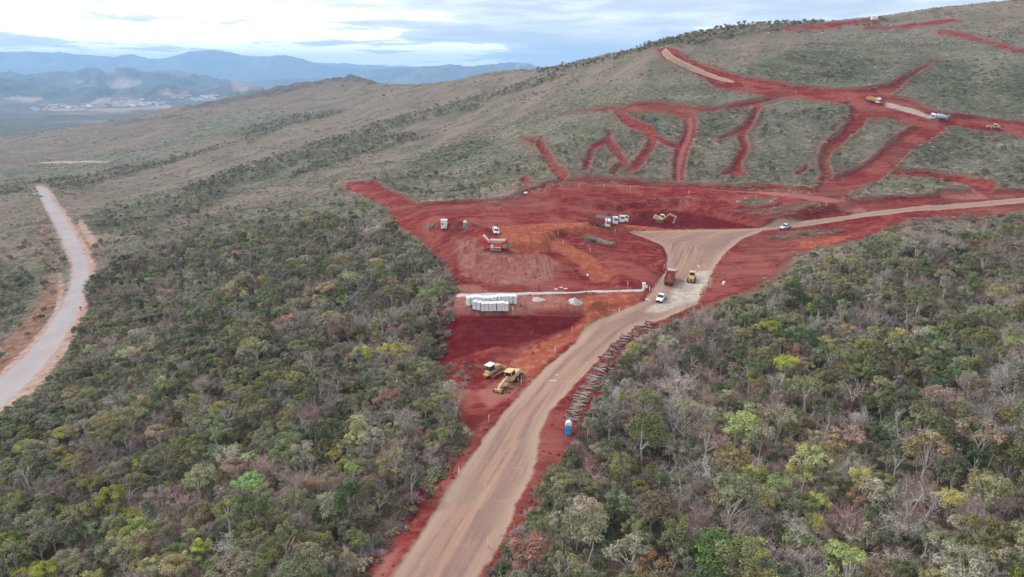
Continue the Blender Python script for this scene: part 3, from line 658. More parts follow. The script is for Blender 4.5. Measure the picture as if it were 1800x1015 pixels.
def leafy_tree_mesh(seed, shape):
    r = np.random.default_rng(seed)
    H, rx, rz, zc, nc, cr = {'round': (6.2, 2.0, 1.7, 4.6, 17, .80), 'umbrella': (6.6, 2.5, .95, 5.6, 18, .72), 'tall': (7.2, 1.35, 2.4, 4.8, 16, .62), 'bushy': (4.2, 1.9, 1.9, 2.2, 20, .72), 'open': (6.4, 2.1, 1.5, 4.9, 11, .60)}[shape]
    trunk = [tube(*limb(r, (0, 0, -.5), (r.normal() * .12, r.normal() * .12, 1), zc + .4, .15, 5, .3, .10), 6)]
    tip = np.array(trunk[0][0][-6:]).mean(0)
    C = []
    for k in range(nc):
        a = r.uniform(0, 2 * math.pi); e = r.uniform(-.35, 1.0) if shape != 'umbrella' else r.uniform(-.1, 1.0)
        q = r.uniform(.5, 1.0) ** .6
        lop = 1 + .25 * math.cos(a - seed)
        C.append([rx * lop * q * math.cos(a) * math.sqrt(max(0, 1 - e * e * .85)), rx * lop * q * math.sin(a) * math.sqrt(max(0, 1 - e * e * .85)), zc + rz * e * q])
    C = np.array(C) + r.normal(size=(nc, 3)) * .15
    for c in C[: 7]:
        m0 = np.array([tip[0] * .6, tip[1] * .6, zc * r.uniform(.45, .8)]); mid_ = (m0 + c) / 2 + [0, 0, .25]
        trunk.append(tube([m0, mid_, c], [.075, .05, .02], 4))
    Vs, tone, Cc, Nn = [], [], [], []
    for c in C:
        R_ = cr * r.uniform(.7, 1.3); n = int(92 * (R_ / .7) ** 1.6); tn = r.uniform(0, 1)
        d = unit(r.normal(size=(n, 3))); d[:, 2] = np.abs(d[:, 2]) * r.choice([1, 1, 1, -.7], n)
        pos = c + d * R_ * (r.uniform(.35, 1.0, (n, 1))) * [1, 1, .72]
        Cc.append(pos); Nn.append(unit(d * .9 + [0, 0, .55] + r.normal(size=(n, 3)) * .42)); tone += list(np.repeat(np.clip(tn + r.normal(size=n) * .2, 0, 1), 4))
    V, F = leaves(r, np.concatenate(Cc), np.concatenate(Nn), .128, .75)
    return join(trunk), (V, F, tone)
def bare_tree_mesh(seed, shape):
    r = np.random.default_rng(seed); H, spread, n1 = {'spreading': (5.2, 1.0, 8), 'upright': (6.4, .55, 7), 'dense': (4.2, 1.1, 11)}[shape]
    P, rd_ = limb(r, (0, 0, -.5), (r.normal() * .15, r.normal() * .15, 1), H * .62, .13, 5, .25, .14)
    T_ = [tube(P, rd_, 6)]; tw = []
    for k in range(n1):
        b = P[r.integers(2, 6)]; a = 2 * math.pi * (k + r.uniform(0, .8)) / n1
        L = H * r.uniform(.34, .52); q, qr = limb(r, b, (math.cos(a) * spread, math.sin(a) * spread, r.uniform(.5, 1.1)), L, .06, 4, .12)
        T_.append(tube(q, qr, 4))
        for j in range(4):
            s, sr = limb(r, q[r.integers(1, 5)], unit((r.normal(size=3) + [math.cos(a) * spread, math.sin(a) * spread, .9])[None])[0], L * r.uniform(.4, .65), .03, 3, .1)
            T_.append(tube(s, sr, 3)); tw.append(s[1:])
        tw.append(q[2:])
    tw = np.concatenate(tw); n = {'dense': 1150, 'spreading': 700, 'upright': 620}[shape]
    b = tw[r.integers(0, len(tw), n)] + r.normal(size=(n, 3)) * .16
    d = unit(r.normal(size=(n, 3)) + [0, 0, .55]) * r.uniform(.3, .85, (n, 1)); sd_ = unit(np.cross(d, r.normal(size=(n, 3)))) * r.uniform(.016, .038, (n, 1))
    V = np.stack([b - sd_, b + sd_, b + d + sd_ * .3], 1).reshape(-1, 3); F = np.arange(3 * n).reshape(n, 3)
    return join(T_), (V, F, np.repeat(r.uniform(0, 1, n), 3))
def low_plant_mesh(seed, kind):
    r = np.random.default_rng(seed)
    if kind == 'bush': n, R_, hz_, s = 190, 1.0, .95, .15
    elif kind == 'mat': n, R_, hz_, s = 120, 1.35, .34, .15
    else: n, R_, hz_, s = 0, 1.0, .8, 0
    Vs = []
    if n:
        c = np.stack([r.normal(size=6) * R_ * .5, r.normal(size=6) * R_ * .5, r.uniform(.2, .6, 6) * hz_], 1); k = r.integers(0, 6, n)
        d = unit(r.normal(size=(n, 3))); d[:, 2] = np.abs(d[:, 2])
        V, F = leaves(r, c[k] + d * [R_ * .55, R_ * .55, hz_ * .6] * r.uniform(.3, 1, (n, 1)), unit(d + [0, 0, .6] + r.normal(size=(n, 3)) * .5), s, .6)
        tone = np.repeat(np.clip(c[k][:, 0] * .5 + .5 + r.normal(size=n) * .2, 0, 1), 4); fs = [F]
        nt = n // 2
    else: V = np.zeros((0, 3)); tone = np.zeros(0); fs = []; nt = 230
    b = np.stack([r.normal(size=nt) * R_ * .4, r.normal(size=nt) * R_ * .4, r.uniform(0, .3, nt) * hz_], 1)
    d = unit(r.normal(size=(nt, 3)) * [1, 1, .5] + [0, 0, .25 if kind == 'mat' else .7]) * r.uniform(.4, 1.0, (nt, 1)) * (hz_ + .3); sd_ = unit(np.cross(d, r.normal(size=(nt, 3)))) * r.uniform(.018, .04, (nt, 1))
    F2 = np.arange(3 * nt).reshape(nt, 3) + len(V)
    V = np.concatenate([V, np.stack([b - sd_, b + sd_, b + d + sd_ * .3], 1).reshape(-1, 3)]); mi = np.concatenate([np.zeros(len(fs[0]) if fs else 0), np.ones(nt)])
    if kind == 'mat': V = V * [1.55, .72, 1.0]
    return V, fs + [F2], np.concatenate([tone, np.repeat(r.uniform(0, 1, nt), 3)]), mi

def leaf_mat(name, a, b, trans=.30):
    m = bpy.data.materials.new(name); m.use_nodes = True; m.node_tree.nodes.clear(); T = NT(m.node_tree)
    o = T.n('ShaderNodeOutputMaterial'); p = T.n('ShaderNodeBsdfPrincipled'); p.inputs['Roughness'].default_value = .62; p.inputs['Specular IOR Level'].default_value = .10
    oi = T.n('ShaderNodeObjectInfo'); c = T.mix(T.attr('tone'), a, b)
    hsv = T.n('ShaderNodeHueSaturation'); T.l(c, hsv.inputs['Color'])
    T.l(T.ramp(oi.outputs['Random'], 0, 1, .455, .535, False), hsv.inputs['Hue'])
    pn = T.noise(oi.outputs['Location'], .035, 3, .6); T.l(T.m('MULTIPLY', T.ramp(pn, .38, .62, .82, 1.30), T.m('ADD', .74, T.m('MULTIPLY', T.m('FRACT', T.m('MULTIPLY', oi.outputs['Random'], 7.31)), .60))), hsv.inputs['Value'])
    T.l(T.m('ADD', .75, T.m('MULTIPLY', T.m('FRACT', T.m('MULTIPLY', oi.outputs['Random'], 13.7)), .4)), hsv.inputs['Saturation'])
    T.l(hsv.outputs[0], p.inputs['Base Color']); tr = T.n('ShaderNodeBsdfTranslucent'); T.l(hsv.outputs[0], tr.inputs['Color'])
    mx_ = T.n('ShaderNodeMixShader'); mx_.inputs[0].default_value = trans; T.l(p.outputs[0], mx_.inputs[1]); T.l(tr.outputs[0], mx_.inputs[2]); T.l(mx_.outputs[0], o.inputs['Surface'])
    return m
LEAF = {  # adjective: (two tones)
 'olive green': ((.215, .205, .095), (.330, .300, .150)), 'dull green': ((.150, .175, .080), (.260, .275, .135)), 'dark green': ((.085, .125, .055), (.155, .195, .090)),
 'grey green': ((.225, .210, .140), (.345, .315, .225)), 'yellow green': ((.26, .285, .070), (.42, .41, .135)), 'straw yellow': ((.27, .205, .095), (.40, .32, .17)),
 'rusty pink': ((.24, .165, .105), (.44, .30, .22)), 'bright green': ((.10, .27, .040), (.18, .44, .075)),
 'mauve grey': ((.29, .215, .190), (.42, .325, .29)), 'pale grey': ((.34, .30, .265), (.50, .45, .40)), 'reddish brown': ((.27, .155, .125), (.40, .25, .20)),
}
LM = {k: leaf_mat(k.replace(' ', '_') + ('_twigs' if k in ('mauve grey', 'pale grey', 'reddish brown') else '_leaves'), *v, trans=.05 if k in ('mauve grey', 'pale grey') else .30) for k, v in LEAF.items()}
def simple(name, col, rough=.8, metal=0, var=0.0, scale=2.0):
    m, T, B = new_mat(name); B.inputs['Roughness'].default_value = rough; B.inputs['Metallic'].default_value = metal
    if var:
        g_ = T.n('ShaderNodeTexCoord'); nn = T.noise(g_.outputs['Object'], scale, 4, .6)
        T.l(T.mix(T.ramp(nn, .3, .7), tuple(c * (1 - var) for c in col), tuple(min(1, c * (1 + var)) for c in col)), B.inputs['Base Color'])
    else: B.inputs['Base Color'].default_value = (*col, 1)
    return m
BARK = {'pale': simple('pale_bark', (.52, .47, .41), .9, 0, .25, 6), 'brown': simple('brown_bark', (.20, .16, .13), .9, 0, .3, 6)}
SHAPES_L = ['round', 'umbrella', 'tall', 'bushy', 'open']; SHAPES_B = ['spreading', 'upright', 'dense']
GEO = {}
for i, s in enumerate(SHAPES_L):
    for v in range(3): GEO[(s, v)] = leafy_tree_mesh(11 + i * 10 + v, s)
for i, s in enumerate(SHAPES_B):
    for v in range(3): GEO[(s, v)] = bare_tree_mesh(91 + i * 10 + v, s)
_mc = {}
def crown_me(s, v, c):
    k = ('c', s, v, c)
    if k not in _mc: V, F, t = GEO[(s, v)][1]; _mc[k] = raw_mesh('crown', V, [F], [LM[c]], attr=t)
    return _mc[k]
def trunk_me(s, v, b):
    k = ('t', s, v, b)
    if k not in _mc: V, F = GEO[(s, v)][0]; _mc[k] = raw_mesh('trunk', V, [F], [BARK[b]], smooth=True)
    return _mc[k]
def whole_me(s, v, c, b):
    (V1, F1), (V2, F2, t) = GEO[(s, v)]
    return raw_mesh('tree', np.concatenate([V1, V2]), [F1, F2 + len(V1)], [BARK[b], LM[c]], mi=np.concatenate([np.zeros(len(F1)), np.ones(len(F2))]), attr=np.concatenate([np.full(len(V1), .5), t]))

# ------------------------------------------------------------------ plants: where they stand
def inside(P, x, y):
    a = P; b = np.roll(P, -1, 0); o = np.zeros(len(x), bool)
    for (x0, y0), (x1, y1) in zip(a, b):
        if abs(y1 - y0) < 1e-9: continue
        o ^= ((y0 > y) != (y1 > y)) & (x < (x1 - x0) * (y - y0) / (y1 - y0) + x0)
    return o
def jitter(x0, x1, y0, y1, s, j=.42):
    a, b = np.meshgrid(np.arange(x0, x1, s), np.arange(y0, y1, s)); a = a.ravel(); b = b.ravel()
    return a + rng.uniform(-j, j, len(a)) * s, b + rng.uniform(-j, j, len(b)) * s
def in_view(x, y, z, m=90, lift=3):
    px, py, d = project(x, y, z + lift); return (px > -m) & (px < 1800 + m) & (py < 1015 + m * 1.4) & (d > 5)
KL = {'olive green': .31, 'dull green': .20, 'dark green': .07, 'grey green': .27, 'yellow green': .05, 'straw yellow': .06, 'rusty pink': .04}
KB = {'mauve grey': .58, 'pale grey': .25, 'reddish brown': .17}
def pick(tbl, u, n):
    ks = list(tbl); p = np.cumsum([tbl[k] for k in ks]); p = p / p[-1]
    return [ks[int(i)] for i in np.searchsorted(p, np.clip(u, 0, .9999))]
x, y = jitter(-300, 330, 55, 420, 2.3)
k = interp(c_wood, x, y) > 0.3; x, y = x[k], y[k]; z = interp(ZZ, x, y); k = in_view(x, y, z); x, y, z = x[k], y[k], z[k]
k = (interp(c_tan, x, y) < -2.2) ; x, y, z = x[k], y[k], z[k]
# trees grow patchier and lower towards the open slope
n = len(x); patch = fbm(x / 26, y / 26, 3, 300); patch2 = fbm(x / 11, y / 11, 2, 310)
dens = 0.62 + .35 * patch + rng.uniform(-.5, .5, n) ; k = dens > .28; x, y, z, patch, patch2 = (a[k] for a in (x, y, z, patch, patch2)); n = len(x)
is_b = rng.uniform(0, 1, n) < np.clip(.30 - .75 * patch2 + .15 * (x > 20), .05, .88)
uu = np.clip(rng.uniform(0, 1, n) * .65 + .35 * (fbm(x / 14, y / 14, 2, 320) * 1.3 + .5), 0, .999)
colr = [b if ib else l for b, l, ib in zip(pick(KB, rng.uniform(0, 1, n), n), pick(KL, uu, n), is_b)]
gz = (rng.uniform(0, 1, n) < .30 * ((y < 125) & (x < -15)) + .16 * (y < 150)) & ~is_b
colr = [('yellow green' if rng.uniform() < .35 else 'olive green' if rng.uniform() < .55 else 'dull green') if g_ else c_ for c_, g_ in zip(colr, gz)]
shp = [random.choices(SHAPES_B, (.35, .3, .35))[0] if ib else random.choices(SHAPES_L, (.30, .17, .16, .24, .13))[0] for ib in is_b]
var = rng.integers(0, 3, n); scl = np.clip(rng.lognormal(-.36, .25, n), .42, 1.15); scl *= np.where(y > 230, .88, 1.0)
scl *= np.where(rng.uniform(0, 1, n) < .05, 1.3, 1.0); edge_ = interp(c_wood, x, y); scl *= .72 + .28 * np.clip(edge_ / 6, 0, 1)
rotz = rng.uniform(0, 2 * math.pi, n); bark = ['pale' if rng.uniform() < .8 else 'brown' for _ in range(n)]
trees = [dict(x=x[i], y=y[i], z=z[i], s=scl[i], c=colr[i], sh=shp[i], v=int(var[i]), r=rotz[i], b=bark[i], feat=False) for i in range(n)]
FEAT = [  # crown centre in the photo, colour, shape, size
 (432,850,'bright green','umbrella',1.0,2), (195,882,'yellow green','round',1.35,1), (240,935,'yellow green','round',1.2,0), (180,757,'olive green','umbrella',1.15,1), (275,765,'straw yellow','round',1.1,2),
 (345,780,'olive green','round',1.0,0), (400,795,'pale grey','upright',1.15,1), (500,745,'yellow green','tall',1.15,0), (690,700,'rusty pink','round',1.35,1), (705,725,'pale grey','upright',1.2,0),
 (750,520,'dull green','bushy',1.5,1), (110,905,'yellow green','bushy',1.2,2), (20,960,'yellow green','bushy',1.5,0), (160,800,'reddish brown','dense',1.0,0), (130,815,'straw yellow','bushy',1.0,1), (550,840,'reddish brown','dense',1.3,2),
 (1030,930,'olive green','umbrella',1.3,0), (1270,970,'bright green','round',1.9,1), (1105,975,'grey green','open',1.4,2), (930,975,'rusty pink','bushy',1.7,0), (1150,890,'olive green','round',1.3,2), (1188,928,'yellow green','round',.95,1), (1255,820,'pale grey','spreading',1.5,0), (1278,812,'olive green','umbrella',1.1,2),
 (1510,680,'mauve grey','spreading',2.0,1), (1580,745,'pale grey','spreading',1.5,2), (1325,735,'olive green','tall',1.25,1), (1405,835,'yellow green','umbrella',.95,0), (1510,840,'yellow green','round',.9,1), (1470,838,'yellow green','bushy',.7,2),
 (1630,790,'rusty pink','round',1.6,0), (1720,760,'rusty pink','umbrella',1.3,1), (1660,700,'rusty pink','umbrella',1.2,2), (1680,660,'bright green','bushy',1.0,0), (1780,800,'dull green','bushy',1.8,1), (1310,975,'yellow green','bushy',1.7,2), (1620,850,'reddish brown','dense',1.7,1), (1290,985,'olive green','round',1.5,1),
 (1100,640,'dull green','bushy',1.0,0), (1098,702,'yellow green','tall',.8,2), (1180,740,'pale grey','upright',1.3,2), (1230,760,'mauve grey','dense',1.2,0), (1440,770,'mauve grey','dense',1.7,1), (1780,650,'pale grey','spreading',1.4,0), (1740,860,'olive green','round',1.3,0),
 (160,550,'yellow green','bushy',.9,1), (232,470,'rusty pink','round',1.4,2), (300,520,'rusty pink','round',1.3,0), (700,580,'rusty pink','umbrella',1.2,0), (580,575,'rusty pink','round',1.2,1), (690,400,'dark green','bushy',1.6,2), (350,415,'dark green','round',1.3,1), (430,520,'yellow green','tall',.8,1),
 (800,690,'pale grey','upright',1.3,1), (745,715,'olive green','umbrella',.95,0), (1210,985,'grey green','open',1.1,1), (1160,1000,'straw yellow','open',1.2,0),
]
for fx_, fy_, c, sh, s, v in FEAT:
    s = min(s, 1.5) * .9
    p = g1(fx_, fy_, {'umbrella': 5.4, 'round': 4.6, 'tall': 4.8, 'bushy': 2.4, 'open': 4.8, 'spreading': 4.0, 'upright': 4.4, 'dense': 3.2}[sh] * s)
    trees = [t for t in trees if (t['x'] - p.x) ** 2 + (t['y'] - p.y) ** 2 > (1.5 * s) ** 2]
    trees.append(dict(x=p.x, y=p.y, z=p.z, s=s, c=c, sh=sh, v=v, r=fx_ * .37, b='pale', feat=True))
for t in trees:
    t['px'], t['py'], t['d'] = (float(q) for q in project(t['x'], t['y'], t['z'] + 4 * t['s']))
    t['bare'] = t['sh'] in SHAPES_B
    t['vis'] = -10 < t['px'] < 1810 and -50 < t['py'] < 1030
print('trees', len(trees))
N_LEAFY, N_BARE = 300, 180
solo = []
for bare_, n_ in ((False, N_LEAFY), (True, N_BARE)):
    c = sorted([t for t in trees if t['bare'] == bare_ and t['vis']], key=lambda t: (not t['feat'], t['d'] / t['s']))
    solo += c[:n_]
for t in solo: t['solo'] = True

def zone(t):
    X, Y = t['px'], t['py']; row = 'along the bottom edge' if Y > 930 else 'in the lower part' if Y > 820 else 'at mid height' if Y > 640 else 'in the farther part'
    if X < 130: c = 'at the far left of the left woodland'
    elif X < 300: c = 'in the left woodland below the valley road'
    elif X < 470: c = 'left of the middle of the left woodland'
    elif X < 640: c = 'in the middle of the left woodland'
    elif X < 870: c = 'in the left woodland near the red verge'
    elif X < 1010: c = 'in the right woodland beside the haul road'
    elif X < 1150: c = 'in the right woodland below the blue portable toilet' if Y > 760 else 'in the right woodland next to the log piles'
    elif X < 1330: c = 'left of the middle of the right woodland'
    elif X < 1500: c = 'in the middle of the right woodland'
    elif X < 1660: c = 'right of the middle of the right woodland'
    else: c = 'at the far right of the right woodland'
    return c, row
SZ = lambda s: 'large' if s > 1.15 else 'small' if s < .75 else 'mid-sized'
SHW = {'round': 'round-crowned', 'umbrella': 'flat-topped', 'tall': 'narrow', 'bushy': 'low bushy', 'open': 'open-crowned', 'spreading': 'spreading', 'upright': 'upright', 'dense': 'bushy-twigged'}
lab = {}
for t in solo:
    c, row = zone(t)
    t['label'] = f"{SZ(t['s'])} {t['c']} {'leafless ' if t['bare'] else ''}{SHW[t['sh']]} tree {c}"
    t['row'] = row; lab.setdefault(t['label'], []).append(t)
for L, ts in lab.items():
    if len(ts) > 1:
        for t in ts:
            nb = min((o for o in solo if o is not t), key=lambda o: (o['x'] - t['x']) ** 2 + (o['y'] - t['y']) ** 2)
            rel = 'left of' if nb['px'] - t['px'] > 12 else 'right of' if t['px'] - nb['px'] > 12 else 'behind' if t['d'] > nb['d'] else 'in front of'
            base = f"{SZ(t['s']).replace('mid-sized', '')} {t['c']} {'leafless ' if t['bare'] else ''}{SHW[t['sh']]} tree".strip()
            rw = {'along the bottom edge': 'bottom', 'in the lower part': 'lower', 'at mid height': 'middle', 'in the farther part': 'farther'}[t['row']]
            t['label'] = f"{base} {rel} a {nb['c']} {'bare ' if nb['bare'] else ''}one, {rw} {'left' if t['px'] < 900 else 'right'} wood"
            if len(t['label'].split()) > 16: t['label'] = t['label'].replace('bare one', 'one')
lab = {}
for t in solo: lab.setdefault(t['label'], []).append(t)
for L, ts in lab.items():
    if len(ts) > 1:
        ts.sort(key=lambda t: t['px'])
        for w_i, t in zip(('leftmost', 'rightmost') if len(ts) == 2 else ('leftmost', 'middle', 'rightmost', 'other'), ts): t['label'] = w_i + ' ' + ' '.join(L.split()[:15])
for t in solo:
    nm = 'bare_tree' if t['bare'] else 'leafy_tree'
    e = bpy.data.objects.new(nm, None); scene.collection.objects.link(e); e.empty_display_size = .5
    e.location = (t['x'], t['y'], t['z']); e.rotation_euler = (0, 0, t['r']); e.scale = (t['s'],) * 3
    tag(e, t['label'], 'bare tree' if t['bare'] else 'tree', 'leafless trees of the woodland' if t['bare'] else 'leafy trees of the woodland')
    for pn, me in (('trunk', trunk_me(t['sh'], t['v'], t['b'])), ('crown', crown_me(t['sh'], t['v'], t['c']))):
        o = bpy.data.objects.new(pn, me); scene.collection.objects.link(o); o.parent = e

# ------------------------------------------------------------------ the uncountable rest: scattered with geometry nodes
def scatter(name, meshes, X, Y, Z, S, IDX, label, tilt=0.06, sink=0.0, yaw=None):
    col_ = bpy.data.collections.new(name + '_kinds')
    for k, m in enumerate(meshes): col_.objects.link(bpy.data.objects.new(f'{name}_kind_{k:03d}', m))
    X = np.asarray(X); nn = len(X); me = bpy.data.meshes.new(name); me.vertices.add(nn)
    me.vertices.foreach_set('co', np.stack([X, Y, np.asarray(Z) - sink], 1).astype(np.float32).ravel())
    me.attributes.new('size', 'FLOAT', 'POINT').data.foreach_set('value', np.asarray(S, np.float32))
    me.attributes.new('which', 'INT', 'POINT').data.foreach_set('value', np.asarray(IDX, np.int32))
    rr = np.stack([rng.normal(size=nn) * tilt, rng.normal(size=nn) * tilt, rng.uniform(0, 6.283, nn) if yaw is None else rng.normal(size=nn) * yaw], 1)
    me.attributes.new('turn', 'FLOAT_VECTOR', 'POINT').data.foreach_set('vector', rr.astype(np.float32).ravel())
    ng = bpy.data.node_groups.new(name + '_scatter', 'GeometryNodeTree')
    ng.interface.new_socket('Geometry', in_out='INPUT', socket_type='NodeSocketGeometry'); ng.interface.new_socket('Geometry', in_out='OUTPUT', socket_type='NodeSocketGeometry')
    g = NT(ng); gi = g.n('NodeGroupInput'); go = g.n('NodeGroupOutput'); ci = g.n('GeometryNodeCollectionInfo'); ci.inputs['Collection'].default_value = col_
    ci.inputs['Separate Children'].default_value = True; ci.inputs['Reset Children'].default_value = True
    ip = g.n('GeometryNodeInstanceOnPoints'); ip.inputs['Pick Instance'].default_value = True
    def na(nm_, ty):
        a = g.n('GeometryNodeInputNamedAttribute', data_type=ty); a.inputs['Name'].default_value = nm_; return [q for q in a.outputs if q.enabled and q.name == 'Attribute'][0]
    mp = g.n('GeometryNodeMeshToPoints'); g.l(gi.outputs[0], mp.inputs['Mesh'])
    g.l(mp.outputs[0], ip.inputs['Points']); g.l(ci.outputs[0], ip.inputs['Instance']); g.l(na('which', 'INT'), ip.inputs['Instance Index']); g.l(na('turn', 'FLOAT_VECTOR'), ip.inputs['Rotation']); g.l(na('size', 'FLOAT'), ip.inputs['Scale'])
    g.l(ip.outputs[0], go.inputs[0])
    o = bpy.data.objects.new(name, me); scene.collection.objects.link(o); md = o.modifiers.new('scatter', 'NODES'); md.node_group = ng
    tag(o, label=label, kind='stuff'); return o
rest_t = [t for t in trees if not t.get('solo')]
keys = sorted({(t['sh'], t['v'], t['c'], t['b']) for t in rest_t}); kid = {k: i for i, k in enumerate(keys)}
A_ = lambda f: np.array([f(t) for t in rest_t])
scatter('woodland', [whole_me(*k) for k in keys], A_(lambda t: t['x']), A_(lambda t: t['y']), A_(lambda t: t['z']), A_(lambda t: t['s']), A_(lambda t: kid[(t['sh'], t['v'], t['c'], t['b'])]), 'dense mixed woodland of green and leafless trees on both sides of the haul road')

LOWK = []
def low(kind, seed, leaf, twig): V, fs, t, mi = low_plant_mesh(seed, kind); LOWK.append(raw_mesh('low_plant', V, fs, [LM[leaf], LM[twig]], mi=mi, attr=t)); return len(LOWK) - 1
UG = [low('bush', 1, 'dull green', 'mauve grey'), low('bush', 2, 'dark green', 'mauve grey'), low('bush', 3, 'olive green', 'pale grey'), low('twigs', 4, 'olive green', 'mauve grey'), low('twigs', 5, 'olive green', 'reddish brown'), low('bush', 6, 'grey green', 'mauve grey'), low('twigs', 7, 'olive green', 'pale grey')]
x, y = jitter(-300, 330, 50, 430, 1.75); k = interp(c_wood, x, y) > -1.2; x, y = x[k], y[k]; z = interp(ZZ, x, y); k = in_view(x, y, z, 60, 1) & (interp(c_tan, x, y) < -1.2); x, y, z = x[k], y[k], z[k]
ii = rng.choice(len(UG), len(x), p=[.16, .16, .14, .2, .12, .12, .10]); scatter('undergrowth', [LOWK[i] for i in UG], x, y, z, rng.uniform(.7, 1.6, len(x)), ii, 'tangled undergrowth of shrubs and dry twigs beneath the trees', .15)
print('undergrowth', len(x))
# low scrub of the open slopes: spacing widens with distance
LOWK2 = len(LOWK)
SC = [low('mat', 11, 'grey green', 'pale grey'), low('mat', 12, 'grey green', 'pale grey'), low('mat', 13, 'olive green', 'pale grey'), low('mat', 14, 'dull green', 'mauve grey'), low('twigs', 15, 'olive green', 'pale grey'), low('mat', 16, 'straw yellow', 'mauve grey'), low('bush', 17, 'dull green', 'mauve grey'), low('bush', 18, 'dark green', 'mauve grey')]
XS, YS, SS, IS = [], [], [], []
for y0, y1, sp_, big_ in ((190, 420, 1.75, 1.0), (420, 560, 2.3, 1.2), (560, 760, 3.6, 1.6), (760, 1100, 6.5, 2.2), (1100, 1700, 11, 3.0)):
    x, y = jitter(-.85 * y1, .85 * y1, y0, y1, sp_); z = interp(ZZ, x, y); k = in_view(x, y, z, 30, 0); x, y = x[k], y[k]
    bare_d = np.maximum.reduce([interp(c, x, y) for c in (c_red, c_tan, c_should, c_lroad, c_path2)])
    gr = interp(g_green, x, y) + .8 * fbm(x / 60, y / 60, 3, 400); tex = fbm(x / 26 , y / 8, 4, 410); wl = interp(a_wild, x, y)
    bare_d = np.maximum(bare_d, interp(c_bank, x, y) - 1.5)
    k = (bare_d + 2.4 * fbm(x / 5, y / 5, 3, 5) < -.6) & (interp(c_wood, x, y) < 1) & (tex + .75 * gr + rng.uniform(-.45, .45, len(x)) > (.12 if y0 < 500 else .38))
    x, y, gr, tex = x[k], y[k], gr[k], tex[k]; m_ = len(x)
    u = rng.uniform(0, 1, m_) - .18 * (tex > .2) + .5 * interp(g_dk, x, y) * (fbm(x / 18, y / 14, 3, 431) > -.15)
    i_ = np.where(gr > .45, np.searchsorted([.26, .50, .66, .78, .90, .985, .995], np.clip(u, 0, 1)), np.searchsorted([.16, .26, .34, .36, .66, .975, .99], np.clip(u + .1, 0, 1)))
    XS.append(x); YS.append(y); SS.append(rng.uniform(.45, 1.05, m_) * big_ * (.85 if y0 > 400 else 1)); IS.append(np.minimum(i_, 7))
x = np.concatenate(XS); y = np.concatenate(YS); print('scrub', len(x))
scatter('hillside_scrub', [LOWK[i] for i in SC], x, y, interp(ZZ, x, y), np.concatenate(SS), np.concatenate(IS), 'low grey green scrub and felled brush covering the open hillside', .18, yaw=.45)
# gullies and crest lines: bigger shrubs and small trees
x, y = jitter(-950, 700, 190, 1500, 4.2); wl = interp(a_wild, x, y) + .5 * fbm(x / 25, y / 25, 3, 500)
k = (wl > .55) & (interp(c_bank, x, y) < -2) & (interp(c_red, x, y) < -2) & (rng.uniform(0, 1, len(x)) < np.clip(260 / y, .2, .9) * 1.2) & (interp(c_lroad, x, y) < -7); x, y = x[k], y[k]
CREST = G(*np.array([(945,126),(1000,118),(1050,108),(1100,96),(1150,84),(1200,74),(1260,62),(1330,52),(1400,50),(1450,46),(1500,42),(1560,36)], float).T)[:, :2]
cx, cy = [], []
for a, b in zip(CREST[:-1], CREST[1:]):
    m_ = int(np.hypot(*(b - a)) / 1.1); t = rng.uniform(0, 1, m_); p = a + (b - a) * t[:, None] + rng.normal(size=(m_, 2)) * [3, 14]; cx += list(p[:, 0]); cy += list(p[:, 1])
k2 = np.arange(len(cx)); cx, cy = np.array(cx), np.array(cy); ok = interp(c_red, cx, cy) < -2; cx, cy = cx[ok], cy[ok]
ex_, ey_ = jitter(-260, 260, 190, 430, 6.0); wd = interp(c_wood, ex_, ey_); k = (wd < 0) & (wd > -16) & (interp(c_red, ex_, ey_) < -1.5) & (interp(c_should, ex_, ey_) < -2) & (rng.uniform(0, 1, len(ex_)) < .5); ex_, ey_ = ex_[k], ey_[k]
x = np.concatenate([x, cx, ex_]); y = np.concatenate([y, cy, ey_]); z = interp(ZZ, x, y)
GK = [whole_me('bushy', 0, 'dark green', 'brown'), whole_me('bushy', 1, 'dull green', 'brown'), whole_me('round', 1, 'dull green', 'brown'), whole_me('bushy', 2, 'olive green', 'brown'), whole_me('dense', 0, 'mauve grey', 'pale'), whole_me('dense', 1, 'mauve grey', 'pale')]
scatter('slope_trees', GK, x, y, z, rng.uniform(.35, .95, len(x)) * .85, rng.choice(6, len(x), p=[.10, .24, .10, .24, .16, .16]), 'dark bushes and small trees along the gullies and the hill crest', .1)
print('slope trees', len(x))
# ------------------------------------------------------------------ shapes for machines and site objects
def box(x0, x1, y0, y1, z0, z1, tx=0, ty=0, c=0.0):
    """box; tx, ty pull the top in; c bevels the vertical edges"""
    def ring(z, a, b):
        X0, X1, Y0, Y1 = x0 + a, x1 - a, y0 + b, y1 - b
        if c: return [(X0 + c, Y0, z), (X1 - c, Y0, z), (X1, Y0 + c, z), (X1, Y1 - c, z), (X1 - c, Y1, z), (X0 + c, Y1, z), (X0, Y1 - c, z), (X0, Y0 + c, z)]
        return [(X0, Y0, z), (X1, Y0, z), (X1, Y1, z), (X0, Y1, z)]
    V = ring(z0, 0, 0) + ring(z1, tx, ty); n = len(V) // 2
    return V, [list(range(n))[::-1], list(range(n, 2 * n))] + [[i, (i + 1) % n, n + (i + 1) % n, n + i] for i in range(n)]
def prism(prof, y0, y1, inset=0.0):
    """side outline (x,z) extruded across y; inset narrows the upper points"""
    zs = [p[1] for p in prof]; zt, zb = max(zs), min(zs); n = len(prof)
    f = lambda z: inset * (z - zb) / (zt - zb + 1e-9)
    V = [(x, y0 + f(z), z) for x, z in prof] + [(x, y1 - f(z), z) for x, z in prof]
    return V, [list(range(n)), list(range(n, 2 * n))[::-1]] + [[i, n + i, n + (i + 1) % n, (i + 1) % n] for i in range(n)]
